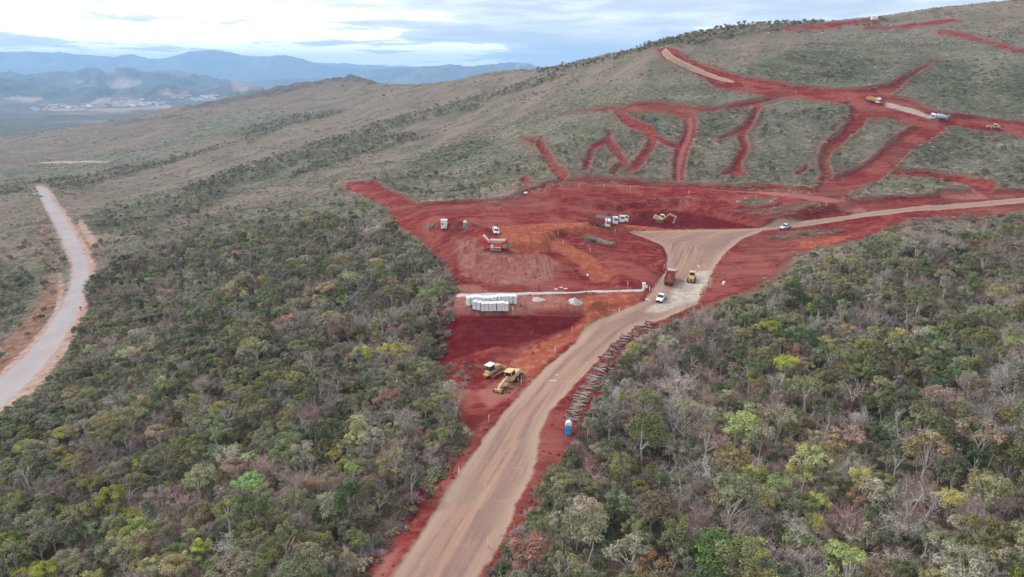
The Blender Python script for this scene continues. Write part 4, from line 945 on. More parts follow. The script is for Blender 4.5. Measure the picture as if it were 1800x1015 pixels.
def cyl(a, b, r0, r1=None, n=14):
    r1 = r0 if r1 is None else r1; a = Vector(a); b = Vector(b); d = (b - a).normalized(); u = d.orthogonal().normalized(); v = d.cross(u)
    V = [tuple(a + (u * math.cos(t) + v * math.sin(t)) * r0) for t in [2 * math.pi * k / n for k in range(n)]] + [tuple(b + (u * math.cos(t) + v * math.sin(t)) * r1) for t in [2 * math.pi * k / n for k in range(n)]]
    return V, [list(range(n))[::-1], list(range(n, 2 * n))] + [[i, (i + 1) % n, n + (i + 1) % n, n + i] for i in range(n)]
def beam(a, b, w_, h_):
    a = Vector(a); b = Vector(b); d = (b - a).normalized(); s = d.cross(Vector((0, 0, 1)))
    s = (s if s.length > .01 else Vector((0, 1, 0))).normalized() * w_ / 2; u = s.normalized().cross(d) * h_ / 2
    V = [tuple(p + q) for p in (a, b) for q in (s + u, -s + u, -s - u, s - u)]
    return V, [[0, 1, 2, 3][::-1], [4, 5, 6, 7], [0, 1, 5, 4], [1, 2, 6, 5], [2, 3, 7, 6], [3, 0, 4, 7]]
def lathe_x(prof, n=16, cz=0.0, cy=0.0):
    """(x, radius) outline turned about the x axis"""
    V = [(x, cy + r * math.cos(t), cz + r * math.sin(t)) for x, r in prof for t in [2 * math.pi * k / n for k in range(n)]]
    F = [[i * n + k, i * n + (k + 1) % n, (i + 1) * n + (k + 1) % n, (i + 1) * n + k] for i in range(len(prof) - 1) for k in range(n)]
    return V, F + [list(range(n))[::-1], [(len(prof) - 1) * n + k for k in range(n)]]
_pm = {}
def part(name, mat, parent, shapes, label=None, key=None, smooth=False, loc=None):
    if key is None or key not in _pm:
        V, F = [], []
        for v, f in shapes: F += [[q + len(V) for q in g] for g in f]; V += v
        me = bpy.data.meshes.new(name); me.from_pydata(V, [], F); me.materials.append(mat); me.update()
        if smooth: me.polygons.foreach_set('use_smooth', [True] * len(F))
        bmm = __import__('bmesh').new(); bmm.from_mesh(me); __import__('bmesh').ops.recalc_face_normals(bmm, faces=bmm.faces); bmm.to_mesh(me); bmm.free()
        if key: _pm[key] = me
    me = _pm[key] if key else me
    o = bpy.data.objects.new(name, me); scene.collection.objects.link(o)
    if parent is not None: o.parent = parent
    if loc: o.location = loc
    if label: o['label'] = label
    return o
def root(name, label, cat, p, head, group=None, sink=0.0, flat=False):
    """Empty on the ground at p, +x turned to heading, tilted with the slope"""
    e = bpy.data.objects.new(name, None); scene.collection.objects.link(e); e.empty_display_size = .5
    up = Vector((0, 0, 1)) if flat else slope_n(p[0], p[1], 2.2)
    f = Vector((math.cos(head), math.sin(head), 0)); f = (f - up * f.dot(up)).normalized(); l = up.cross(f)
    M = Matrix((f, l, up)).transposed().to_4x4(); M.translation = Vector((p[0], p[1], ground(p[0], p[1]) - sink))
    e.matrix_world = M; e.rotation_euler = M.to_euler(); e.location = M.translation
    return tag(e, label, cat, group)
def heading(a, b): A, B_ = g1(*a), g1(*b); return math.atan2(B_.y - A.y, B_.x - A.x)
def copy_tree(o, parent=None):
    c = o.copy(); scene.collection.objects.link(c); c.parent = parent
    for ch in list(o.children): copy_tree(ch, c)
    return c

def paint(name, col, rough=.45, dirt=.5, dcol=(.34, .13, .10)):
    """machine paint with red dust, thicker low down"""
    m, T, B = new_mat(name); B.inputs['Roughness'].default_value = rough; B.inputs['Specular IOR Level'].default_value = .4
    g_ = T.n('ShaderNodeTexCoord'); sp_ = T.n('ShaderNodeSeparateXYZ'); T.l(g_.outputs['Object'], sp_.inputs[0]); nn = T.noise(g_.outputs['Object'], 1.7, 5, .65)
    f = T.m('ADD', T.ramp(nn, .42, .75), T.ramp(sp_.outputs['Z'], .2, 1.5, .55, 0), clamp=True)
    T.l(T.mix(T.m('MULTIPLY', f, dirt), col, dcol), B.inputs['Base Color']); return m
M = dict(
 yellow=paint('yellow_paint', (.60, .36, .12), .55, .6), yellow2=paint('faded_yellow_paint', (.68, .48, .24), .6, .55), white=paint('white_paint', (.80, .80, .78), .35, .16), whited=paint('dusty_white_paint', (.74, .72, .70), .5, .45),
 silver=paint('silver_paint', (.62, .66, .69), .3, .15), red=paint('dusty_red_paint', (.30, .075, .07), .6, .6), orange=paint('orange_red_paint', (.72, .075, .04), .5, .25), grey=paint('grey_metal', (.30, .29, .28), .5, .5), dark=paint('dark_metal', (.07, .065, .065), .6, .5),
 dusty=paint('dusty_tan_paint', (.55, .36, .28), .7, .5), tyre=simple('tyre_rubber', (.045, .04, .04), .9, 0, .3, 5), rim=paint('wheel_rim', (.42, .38, .35), .5, .5), glass=simple('dark_glass', (.035, .045, .05), .12), lamp=simple('lamp_lens', (.75, .74, .70), .2), tail=simple('tail_lens', (.35, .02, .02), .3),
 black=simple('black_plastic', (.03, .03, .03), .6), blue=simple('blue_plastic', (.035, .33, .72), .45, 0, .12, 1.5), teal=simple('teal_plastic', (.06, .48, .50), .45, 0, .12, 1.5), plw=simple('white_plastic', (.80, .78, .74), .4, 0, .06, 2),
 conc=simple('pale_concrete', (.70, .70, .69), .85, 0, .14, 2), stake=simple('pale_wood_stake', (.80, .70, .66), .8, 0, .1, 4), pink=simple('pink_tape', (.75, .22, .22), .6), gravel=None, soil=simple('red_soil_load', (.21, .045, .038), .95, 0, .3, 2),
 log=simple('log_bark', (.34, .27, .235), .9, 0, .4, 3), logr=simple('dusty_log_bark', (.26, .11, .095), .9, 0, .4, 3), cut=simple('cut_wood', (.55, .42, .33), .8, 0, .2, 8), blueish=paint('pale_blue_paint', (.42, .55, .68), .4, .25), skin=simple('skin', (.36, .22, .16), .6), cloth=simple('dark_cloth', (.05, .05, .07), .9))
m, T, B = new_mat('pale_gravel'); g_ = T.n('ShaderNodeNewGeometry'); nn = T.noise(g_.outputs['Position'], 1.2, 6, .7); n2 = T.noise(g_.outputs['Position'], 9, 3, .7)
T.l(T.mix(T.m('MULTIPLY', T.ramp(n2, .5, .7), .4), T.mix(T.ramp(nn, .35, .65), (.42, .39, .355), (.56, .53, .50)), (.34, .30, .27)), B.inputs['Base Color'])
bb = T.n('ShaderNodeBump'); bb.inputs['Distance'].default_value = .1; T.l(n2, bb.inputs['Height']); T.l(bb.outputs[0], B.inputs['Normal']); M['gravel'] = m

def wheel(par, x, y, r, w_, dual=False, name='wheel'):
    s = 1 if y > 0 else -1; y0, y1 = y - w_ / 2, y + w_ / 2
    t = part(name, M['tyre'], par, [cyl((0, -w_ / 2, 0), (0, w_ / 2, 0), r, n=16)], key=f'wheel{r}{w_}', loc=(x, y, r))
    part('rim', M['rim'], t, [cyl((0, -w_ / 2 - .015, 0), (0, w_ / 2 + .015, 0), r * .55, n=10)], key=f'rim{r}{w_}')
def car(label, p, head, kind='hatch', body='white', group=None):
    e = root({'pickup': 'pickup_truck', 'hatch': 'parked_car', 'sedan': 'parked_car'}[kind], label, 'pickup' if kind == 'pickup' else 'car', p, head, group)
    L = {'pickup': 5.3, 'hatch': 4.0, 'sedan': 4.5}[kind]; h = L / 2; W = .88; z0 = .34 if kind != 'pickup' else .45
    k = .10 if kind == 'pickup' else 0
    prof = [(-h, z0 + .12), (-h + .1, z0), (h - .25, z0), (h, z0 + .15), (h - .02, .72 + k), (h - .25, .82 + k), (.95, 1.0 + k)] + ([(-.85, 1.05 + k), (-.85, 1.02 + k), (-h, 1.02 + k)] if kind == 'pickup' else [(-h + .15, 1.02), (-h, .9)])
    part('body', M[body], e, [prism(prof, -W, W, .05)])
    cab = {'pickup': [(1.0, 1.08), (.30, 1.72), (-.75, 1.74), (-1.0, 1.12)], 'hatch': [(1.0, .98), (.35, 1.45), (-1.3, 1.47), (-h + .12, 1.0)], 'sedan': [(.95, .98), (.35, 1.42), (-.9, 1.42), (-1.55, 1.0)]}[kind]
    part('cabin', M['glass'], e, [prism(cab, -W + .04, W - .04, .16)])
    (a, b, c, d) = cab
    part('roof', M[body], e, [prism([(b[0] + .06, b[1] - .03), (b[0] - .02, b[1] + .05), (c[0] + .05, c[1] + .06), (c[0] - .1, c[1] - .03)], -W + .14, W - .14, .06)])
    for s in (-1, 1):
        part('door_pillar', M[body], e, [beam((-.15, s * (W - .03), a[1]), (-.15, s * (W - .185), b[1]), .06, .12), beam((a[0], s * (W - .04), a[1]), (b[0], s * (W - .19), b[1]), .06, .08), beam((d[0], s * (W - .04), d[1]), (c[0], s * (W - .19), c[1]), .06, .22)])
        part('headlight', M['lamp'], e, [box(h - .18, h + .015, s * .62 - .17, s * .62 + .17, .60 + k, .75 + k)]); part('tail_light', M['tail'], e, [box(-h - .015, -h + .1, s * .74 - .09, s * .74 + .09, .68 + k, .88 + k)])
        part('mirror', M[body], e, [box(.78, .95, s * .97 - .09, s * .97 + .09, 1.02 + k, 1.16 + k)])
        for x in (h - .85, -h + .8): wheel(e, x, s * (W - .1), .33 if kind != 'pickup' else .39, .24)
    part('grille', M['black'], e, [box(h - .1, h + .02, -.4, .4, .45 + k, .66 + k)]); part('bumper', M['black'], e, [box(h - .15, h + .05, -.8, .8, z0 + .02, z0 + .14), box(-h - .05, -h + .1, -.8, .8, z0 + .02, z0 + .16)])
    if kind == 'pickup': part('cargo_bed', M['black'], e, [box(-h + .12, -.95, -W + .14, W - .14, 1.10, 1.135)])
    return e
def truck(label, p, head, bed='red', load=True, cab='white', body='dump', L=8.2, group=None, name='dump_truck', cat='dump truck'):
    e = root(name, label, cat, p, head, group); h = L / 2; W = 1.22
    part('chassis', M['dark'], e, [box(-h + .2, h - .3, -.45, .45, .75, 1.05), box(-h, -h + .25, -1.0, 1.0, .6, .85)])
    c = part('cab', M[cab], e, [prism([(h - 2.0, .75), (h, .75), (h, 1.7), (h - .18, 2.85), (h - .5, 2.98), (h - 2.0, 2.98)], -W, W, .07)])
    part('windscreen', M['glass'], c, [prism([(h + .02, 1.75), (h - .15, 2.62), (h - .22, 2.6), (h - .05, 1.75)], -1.05, 1.05, .08)])
    for s in (-1, 1):
        part('side_window', M['glass'], c, [box(h - 1.35, h - .42, s * 1.165 - .03, s * 1.165 + .03, 1.85, 2.55)]); part('headlight', M['lamp'], e, [box(h - .05, h + .03, s * .9 - .18, s * .9 + .18, .95, 1.15)])
        part('mirror', M['black'], c, [box(h - .35, h - .2, s * 1.42 - .1, s * 1.42 + .1, 1.9, 2.5)]); part('fuel_tank', M['grey'], e, [cyl((h - 3.2, s * .85, .8), (h - 2.2, s * .85, .8), .3)])
        for x in (h - 1.3, -h + 2.6, -h + 1.25): wheel(e, x, s * (1.03 if x > 0 else .92), .52, .32 if x > 0 else .56)
        part('mudguard', M['dark'], e, [box(-h + .5, -h + 3.3, s * .95 - .3, s * .95 + .3, 1.12, 1.16)])
    part('bumper', M['grey'], e, [box(h - .1, h + .12, -1.2, 1.2, .5, .85)]); part('grille', M['black'], e, [box(h, h + .025, -.7, .7, 1.2, 1.65)])
    x0, x1 = -h - .1, h - 2.2
    if body == 'dump':
        t_ = .08; z0 = 1.2; z1 = 2.55
        part('dump_bed', M[bed], e, [box(x0, x1, -W, W, z0, z0 + .1), box(x0, x1, -W - .03, -W + t_, z0, z1), box(x0, x1, W - t_, W + .03, z0, z1), box(x1 - t_, x1, -W, W, z0, z1 + .25), box(x0, x0 + t_, -W, W, z0, z1 - .3),
                                     prism([(x1, z1 + .2), (x1 + .9, z1 + .55), (x1 + .9, z1 + .48), (x1, z1 + .1)], -W, W)] + [box(xx, xx + .1, s * (W + .07) - .04, s * (W + .07) + .04, z0, z1) for s in (-1, 1) for xx in np.linspace(x0 + .3, x1 - .4, 6)])
        if load:
            N_ = 7; V, F = [], []
            for i in range(N_):
                for j in range(5):
                    u_, v_ = i / (N_ - 1), j / 4; V.append((x0 + .12 + (x1 - x0 - .3) * u_, -W + .1 + (2 * W - .2) * v_, z1 - .55 + .62 * math.sin(math.pi * v_) * math.sin(math.pi * u_) ** .6 + .08 * math.sin(5 * i + 3 * j)))
            F = [[i * 5 + j, (i + 1) * 5 + j, (i + 1) * 5 + j + 1, i * 5 + j + 1] for i in range(N_ - 1) for j in range(4)]; part('soil_load', M['soil'], e, [(V, F)])
    elif body == 'mixer':
        d = part('drum', M['blueish'], e, [lathe_x([(x1 - .1, .55), (x1 - .7, 1.12), (-.8, 1.25), (x0 + 1.6, .95), (x0 + .3, .5)], 18, 2.2)], smooth=True)
        part('hopper', M['grey'], e, [box(x0 - .1, x0 + .5, -.5, .5, 2.4, 3.2, -.15, -.15)]); part('chute', M['grey'], e, [beam((x0 + .1, 0, 1.9), (x0 - .9, 0, 1.1), .5, .1)]); part('water_tank', M['blueish'], e, [cyl((x1 + .1, -1, 2.1), (x1 + .1, 1, 2.1), .32)])
        part('drum_support', M['blueish'], e, [box(x1 - .3, x1 - .1, -.8, .8, 1.1, 2.2), box(x0 + .5, x0 + .7, -.8, .8, 1.1, 2.0)])
    return e
def crawler(e, x0, x1, y, w_, r, n=''):
    pr = [(x0, r), (x0 - r * .7, r * 1.75), (x0 + .1, r * 2.1), (x1 - .1, r * 2.1), (x1 + r * .7, r * 1.75), (x1 + r * .7, r * .7), (x1, 0.0), (x0, 0.0), (x0 - r * .7, r * .6)]
    t = part('track', M['dark'], e, [prism(pr[1:], y - w_ / 2, y + w_ / 2)])
    part('track_frame', M['yellow'], t, [box(x0, x1, y - w_ / 2 - .03, y + w_ / 2 + .03, r * .65, r * 1.35)])
    for x in np.linspace(x0, x1, 4): part('track_roller', M['grey'], t, [cyl((x, y - w_ / 2 - .04, r * .6), (x, y + w_ / 2 + .04, r * .6), r * .42, n=10)])

# ---- yellow excavator digging the cut face
p = g1(1160, 390); e = root('excavator', 'yellow tracked excavator with its arm bent down into the dark red cut', 'excavator', p, heading((1150, 389), (1182, 393)))
for s in (-1, 1): crawler(e, -1.5, 1.5, s * 1.15, .6, .42)
part('upper_body', M['yellow2'], e, [prism([(-2.4, 1.15), (1.3, 1.15), (1.3, 1.7), (.2, 2.0), (-2.2, 2.2), (-2.6, 1.9)], -1.35, .35, .05), box(-2.7, -1.9, -1.35, 1.35, 1.1, 2.05, .05, .05, .15), cyl((0, 0, .8), (0, 0, 1.2), .8)])
c = part('cab', M['whited'], e, [prism([(-.3, 1.15), (1.5, 1.15), (1.55, 1.9), (1.1, 2.9), (-.3, 2.9)], .4, 1.35, .05)]); part('cab_window', M['glass'], c, [prism([(.0, 1.75), (1.45, 1.75), (1.05, 2.7), (.0, 2.7)], .37, 1.38, .06)])
part('engine_cover', M['grey'], e, [box(-2.3, -.6, -1.1, .2, 2.15, 2.4, .05, .05)]); part('exhaust', M['dark'], e, [cyl((-1.4, -.7, 2.3), (-1.4, -.7, 2.9), .08)])
b_ = part('boom', M['yellow'], e, [prism([(1.0, 1.5), (3.0, 4.0), (3.6, 4.35), (6.2, 3.5), (6.3, 3.15), (3.7, 3.7), (3.4, 3.55), (1.5, 1.35)], -.3, .3)]); part('boom_cylinder', M['grey'], b_, [cyl((1.5, -.42, 1.3), (3.2, -.42, 3.5), .09), cyl((1.5, .42, 1.3), (3.2, .42, 3.5), .09), cyl((3.6, 0, 4.5), (5.8, 0, 3.9), .08)])
a_ = part('arm', M['yellow2'], e, [prism([(5.9, 3.9), (6.6, 3.5), (5.7, .9), (5.4, .95)], -.22, .22)]); part('bucket', M['grey'], e, [prism([(5.2, 1.1), (6.0, 1.0), (6.5, .45), (6.3, -.1), (5.4, -.15), (5.0, .35)], -.62, .62)])

# ---- bulldozer
def bulldozer(label, p, hd):
    e = root('bulldozer', label, 'bulldozer', p, hd)
    for s in (-1, 1): crawler(e, -1.5, 1.6, s * .98, .5, .48)
    part('hood', M['yellow'], e, [prism([(.1, .8), (2.2, .8), (2.25, 1.75), (.1, 2.0)], -.55, .55, .06)]); part('rear_body', M['yellow2'], e, [box(-1.8, .1, -.7, .7, .7, 1.55, .05, .05)])
    c = part('cab', M['dark'], e, [box(-1.4, .15, -.75, .75, 1.5, 2.75, .06, .08)]); part('cab_window', M['glass'], c, [box(-1.2, -.1, -.77, .77, 1.95, 2.6, .05, .08)]); part('cab_roof', M['whited'], c, [box(-1.6, .35, -.92, .92, 2.76, 2.9, .05, .05, .1)])
    part('blade', M['yellow'], e, [prism([(2.6, .0), (2.95, .1), (2.75, .7), (2.85, 1.3), (2.7, 1.35), (2.55, .7)], -1.75, 1.75)])
    for s in (-1, 1): part('push_arm', M['yellow'], e, [beam((-.2, s * 1.4, .55), (2.65, s * 1.4, .45), .18, .28)]); part('lift_cylinder', M['grey'], e, [cyl((1.6, s * .5, 1.7), (2.6, s * .5, .7), .07)])
    part('ripper', M['yellow'], e, [box(-2.5, -1.8, -.6, .6, .7, 1.0), box(-2.6, -2.4, -.08, .08, .1, 1.1)]); part('exhaust', M['dark'], e, [cyl((1.3, .2, 1.8), (1.3, .2, 2.5), .06)]); return e
bulldozer('yellow bulldozer with a grey cab roof parked left of the grader on red earth', g1(867, 659), heading((856, 664), (880, 650)))

# ---- motor grader
def grader(label, p, hd, s_=1.0):
    e = root('motor_grader', label, 'grader', p, hd)
    part('engine_body', M['yellow2'], e, [prism([(-4.1, 1.0), (-1.4, 1.0), (-1.4, 2.1), (-3.9, 2.0), (-4.2, 1.7)], -.75, .75, .08), box(-4.3, -4.1, -1.0, 1.0, .7, 1.3)])
    c = part('cab', M['yellow2'], e, [box(-1.6, .1, -.85, .85, 1.0, 2.0, .02, .02), box(-1.7, .35, -.95, .95, 3.05, 3.2, .06, .06, .1), beam((-1.5, .8, 2), (-1.5, .8, 3.1), .1, .1), beam((-1.5, -.8, 2), (-1.5, -.8, 3.1), .1, .1), beam((.0, .8, 2), (.0, .8, 3.1), .1, .1), beam((.0, -.8, 2), (.0, -.8, 3.1), .1, .1)])
    part('cab_window', M['glass'], c, [box(-1.48, -.02, -.79, .79, 2.0, 3.04)])
    part('front_frame', M['yellow2'], e, [prism([(.1, 1.5), (.1, 1.95), (1.6, 2.2), (4.1, 1.7), (4.5, 1.3), (4.5, .8), (4.1, .8), (3.8, 1.3), (1.6, 1.75)], -.22, .22)]); part('front_axle', M['yellow2'], e, [box(3.95, 4.25, -.9, .9, .45, .75), box(4.4, 4.7, -.9, .9, .7, 1.3)])
    for s in (-1, 1):
        wheel(e, 4.1, s * 1.0, .62, .4); wheel(e, -1.7, s * .98, .66, .42); wheel(e, -3.2, s * .98, .66, .42); part('tandem_case', M['yellow'], e, [box(-3.3, -1.6, s * .72 - .07, s * .72 + .07, .45, .85)]); part('lift_cylinder', M['grey'], e, [cyl((1.4, s * .5, 2.4), (1.9, s * .9, .9), .07)])
    part('circle', M['yellow'], e, [cyl((1.8, 0, .85), (1.8, 0, 1.0), .75, n=18), beam((1.8, .3, 1.0), (3.7, .05, 1.1), .12, .14), beam((1.8, -.3, 1.0), (3.7, -.05, 1.1), .12, .14)]); part('blade', M['grey'], e, [prism([(1.45, .12), (1.6, .1), (1.75, .45), (1.55, .85), (1.5, .8), (1.58, .45)], -1.9, 1.9)])
    part('ripper', M['yellow'], e, [box(-4.9, -4.3, -.8, .8, .8, 1.0), box(-5.0, -4.8, -.7, -.6, .2, 1.0), box(-5.0, -4.8, .6, .7, .2, 1.0)]); return e
grader('pale yellow motor grader parked nose down-left beside the haul road', g1(896, 677), heading((913, 662), (878, 690)))
e = grader('pale yellow grader with a dark cab on the upper red track, right edge of hill', g1(1745, 226), heading((1760, 228), (1728, 225))); e.scale = (.8, .8, .8)

# ---- roller
p = g1(1216, 494); e = root('road_roller', 'small orange yellow road roller working on the whitish patch of road', 'road roller', p, heading((1214, 498), (1222, 475)))
part('drum', M['grey'], e, [cyl((1.7, -1.0, .72), (1.7, 1.0, .72), .72, n=22)], smooth=False); part('drum_frame', M['yellow'], e, [box(.7, 2.6, -1.18, -1.03, .5, 1.0), box(.7, 2.6, 1.03, 1.18, .5, 1.0), box(.6, .9, -1.18, 1.18, .5, 1.05), box(2.48, 2.66, -1.18, 1.18, .5, .95)])
part('engine_cover', M['yellow'], e, [prism([(-2.5, .7), (-.5, .7), (-.5, 1.9), (-2.3, 1.65), (-2.55, 1.3)], -.85, .85, .1)]); part('rear_grille', M['black'], e, [box(-2.57, -2.5, -.35, .35, .85, 1.25)])
c = part('cab', M['yellow2'], e, [box(-.6, .7, -.8, .8, .8, 1.6), box(-.75, .85, -.9, .9, 2.75, 2.9, .05, .05, .1)] + [beam((x, y, 1.6), (x, y, 2.8), .09, .09) for x in (-.5, .6) for y in (-.72, .72)]); part('cab_window', M['glass'], c, [box(-.46, .56, -.68, .68, 1.6, 2.74)])
for s in (-1, 1): wheel(e, -1.5, s * .95, .72, .5)

# ---- cars, pickups, trucks
car('white pickup driving down the haul road below the red dump truck', g1(1161, 528), heading((1168, 518), (1154, 538)), 'pickup', 'white')
car('silver pickup driving on the narrow road right of the junction', g1(1380, 402), heading((1392, 399), (1366, 406)), 'pickup', 'silver')
car('white car parked behind the orange crusher on the red terrace', g1(871, 409), heading((868, 404), (877, 414)), 'hatch', 'white')
truck('dusty red dump truck full of soil at the left edge of the haul road', g1(1177, 496), heading((1173, 503), (1183, 478)), 'red', True, 'whited')
for (x, y), L_, b_ in (((1052, 397), 'leftmost of the four white-cabbed dump trucks queued beside the pit', 'red'), ((1066, 393.5), 'second from left of the four white-cabbed dump trucks beside the pit', 'grey'), ((1078, 392), 'third from left of the four white-cabbed dump trucks beside the pit', 'red'), ((1084, 388), 'rightmost of the four white-cabbed dump trucks, nearest the excavator', 'red')):
    truck(L_, g1(x, y), heading((1050, 400), (1085, 397)) - R(33), b_, False, 'white', group='dump trucks queued by the pit')
truck('yellow-bodied dump truck with a white cab at the top of the pale strip', g1(1535, 180), heading((1525, 177), (1550, 185)), 'yellow', False, 'white', L=8.2)
truck('white and pale blue concrete mixer truck at the lower end of the pale strip', g1(1649, 211), heading((1662, 213), (1640, 209)), body='mixer', name='mixer_truck', cat='mixer truck', L=9)
for (x, y, l, b) in ((65, 337, 'white car farthest up the pale valley road', 'white'), (62, 344, 'white car at the left side of the valley road, second farthest', 'white'), (72, 346, 'grey car in the middle of the far end of the valley road', 'silver')):
    car(l, g1(x, y), heading((70, 350), (66, 335)), 'hatch', b, 'cars at the far end of the valley road')

# ---- mobile crusher
p = g1(872, 440); e = root('mobile_crusher', 'orange red mobile crusher with a raised conveyor standing on the spoil terrace', 'crusher', p, heading((852, 436), (892, 440)), flat=True)
for s in (-1, 1): crawler(e, -1.6, 1.6, s * 1.0, .45, .4)
part('chassis', M['orange'], e, [box(-3.0, 3.4, -.9, .9, .9, 1.35)]); part('engine_box', M['orange'], e, [box(-.6, 1.9, -1.15, 1.15, 1.3, 2.6, .03, .03)]); part('side_panel', M['whited'], e, [box(-1.5, -.65, -1.2, -.9, .6, 2.2)]); part('lower_panel', M['whited'], e, [box(-.4, 1.6, -1.22, -1.16, 1.0, 1.35)])
part('feed_hopper', M['dusty'], e, [prism([(-1.9, 3.4), (2.9, 3.4), (2.2, 2.6), (-1.2, 2.6)], -1.3, 1.3), box(-2.0, 3.0, -1.42, -1.3, 3.15, 3.5), box(-2.0, 3.0, 1.3, 1.42, 3.15, 3.5)])
part('screen_box', M['whited'], e, [prism([(-4.3, 4.5), (-2.3, 2.3), (-1.7, 2.6), (-3.7, 4.9)], -.75, .75)]); part('screen_frame', M['orange'], e, [beam((-4.3, -.82, 4.55), (-2.0, -.82, 2.3), .14, .5), beam((-4.3, .82, 4.55), (-2.0, .82, 2.3), .14, .5), beam((-2.9, .7, 1.0), (-2.9, .7, 3.2), .15, .15), beam((-2.9, -.7, 1.0), (-2.9, -.7, 3.2), .15, .15)])
cvy = part('left_conveyor', M['orange'], e, [beam((-2.0, 0, 1.1), (-6.2, 0, 2.5), .7, .28)]); part('belt', M['dark'], cvy, [beam((-2.0, 0, 1.27), (-6.2, 0, 2.67), .5, .05)])
cv2 = part('right_conveyor', M['grey'], e, [beam((2.6, 0, .9), (5.2, -.3, 2.0), .8, .25)]); part('belt', M['dark'], cv2, [beam((2.6, 0, 1.06), (5.2, -.3, 2.16), .6, .05)]); part('control_box', M['grey'], e, [box(2.2, 3.3, -1.1, .2, 1.3, 2.1)])
p = g1(874, 427); e = root('lighting_mast', 'thin dark lighting mast standing just behind the orange crusher', 'mast', p, 0, flat=True); part('pole', M['dark'], e, [cyl((0, 0, -.3), (0, 0, 5.6), .13, .09, 8)]); part('lamp_head', M['dark'], e, [box(-.35, .35, -.2, .2, 5.5, 5.8)]); part('base', M['conc'], e, [box(-.4, .4, -.4, .4, -.1, .25)])

# ---- cabins and toilets
def toilet(label, p, hd, mat, roof=True):
    e = root('portable_toilet', label, 'toilet', p, hd, flat=True)
    part('body', M[mat], e, [box(-.55, .55, -.55, .55, .08, 2.0, .03, .03, .06)]); part('skid', M['black'], e, [box(-.6, .6, -.5, -.35, -.05, .1), box(-.6, .6, .35, .5, -.05, .1)])
    part('roof', M['plw'], e, [lathe_x([(-.56, .56), (-.5, .60), (.5, .60), (.56, .56)], 20, 1.98)], smooth=False)
    d = part('door', M[mat], e, [box(.54, .58, -.40, .40, .15, 1.95)]); part('handle', M['black'], d, [box(.58, .62, .26, .32, 1.0, 1.2)])
    for s in (-1, 1): part('vent', M['black'], e, [box(-.3, .3, s * .553 - .012, s * .553 + .012, 1.7, 1.85)])
    part('vent_pipe', M['black'], e, [cyl((-.4, .4, 2.0), (-.4, .4, 2.75), .05, n=8)]); return e
toilet('blue portable toilet with a rounded white roof at the near end of the logs', g1(999, 763), R(-100), 'blue')
toilet('teal portable toilet with a white roof right of the white cabin', g1(818, 401), R(-80), 'teal')
e = root('site_cabin', 'tall narrow white site cabin with one dark window above the spoil slope', 'cabin', g1(781, 402), R(-95), flat=True)
part('wall', M['white'], e, [box(-1.0, 1.0, -1.05, 1.05, .15, 3.1)]); part('roof', M['plw'], e, [box(-1.15, 1.2, -1.15, 1.15, 3.1, 3.25)]); part('window', M['glass'], e, [box(1.0, 1.03, -.75, -.15, 1.5, 2.1)]); d = part('door', M['whited'], e, [box(1.0, 1.04, .1, .85, .2, 2.2)]); part('handle', M['black'], d, [box(1.04, 1.08, .15, .22, 1.1, 1.25)])
part('skid', M['dark'], e, [box(-1.1, 1.2, -.9, -.7, -.2, .15), box(-1.1, 1.2, .7, .9, -.2, .15)])
e = root('equipment_cabinet', 'white upright equipment cabinet at the right end of the pale gravel strip', 'cabinet', g1(1132, 509), R(-100), flat=True)
part('body', M['plw'], e, [box(-.4, .4, -.55, .35, .1, 1.75)]); part('lid', M['white'], e, [box(-.48, .48, -.62, .42, 1.75, 1.87)]); part('side_box', M['plw'], e, [box(-.25, .3, .37, .95, .6, 1.15)]); part('foot', M['conc'], e, [box(-.5, .5, -.65, .45, -.15, .1)])
e = root('site_shed', 'tiny white shed on the hill crest beside the red track', 'shed', g1(1537, 35), R(-90), flat=True)
part('wall', M['white'], e, [box(-1.5, 1.5, -2.5, 2.5, 0, 2.5)]); part('roof', M['whited'], e, [prism([(-1.7, 2.5), (1.7, 2.5), (0, 3.2)], -2.7, 2.7)])
def sack(label, p, sx, sy, sz, tilt, seed):
    r = np.random.default_rng(seed); V, F = [], []; n, mrow = 10, 7
    for i in range(mrow):
        t = i / (mrow - 1); rr = math.sin(math.pi * (.12 + .80 * t)) ** .5
        for k in range(n):
            a = 2 * math.pi * k / n; q = rr * (1 + r.normal() * .09); V.append((sx * q * math.cos(a) + tilt * t, sy * q * math.sin(a), sz * t + r.normal() * .02))
    F = [[i * n + k, i * n + (k + 1) % n, (i + 1) * n + (k + 1) % n, (i + 1) * n + k] for i in range(mrow - 1) for k in range(n)] + [list(range(n))[::-1], [(mrow - 1) * n + k for k in range(n)]]
    o = part('bulk_bag', M['plw'], None, [(V, F)], smooth=True); o.location = (p.x, p.y, ground(p.x, p.y) - .08); return tag(o, label, 'bulk bag')
sack('white bulk bag leaning on red earth right of the road, above the trees', g1(1271, 501), .42, .4, 1.2, .3, 1)
sack('slumped white bulk bag at the brushy edge of the upper cut', g1(925, 341), 1.0, .8, 1.0, -.2, 2)
sack('tiny white bag in the scrub just above the slumped one', g1(920, 328), .45, .45, .7, 0, 3)
sack('small white bag on red earth right of the curved orange track', g1(1033, 486), .35, .35, .75, 0, 4)
for i, (x, y) in enumerate([(977, 509), (986, 506), (994, 508)]): o = sack(['leftmost of three small white bags lying above the gravel strip', 'middle one of three small white bags lying above the gravel strip', 'rightmost of three small white bags lying above the gravel strip'][i], g1(x, y), .55, .25, .28, .1, 5 + i)

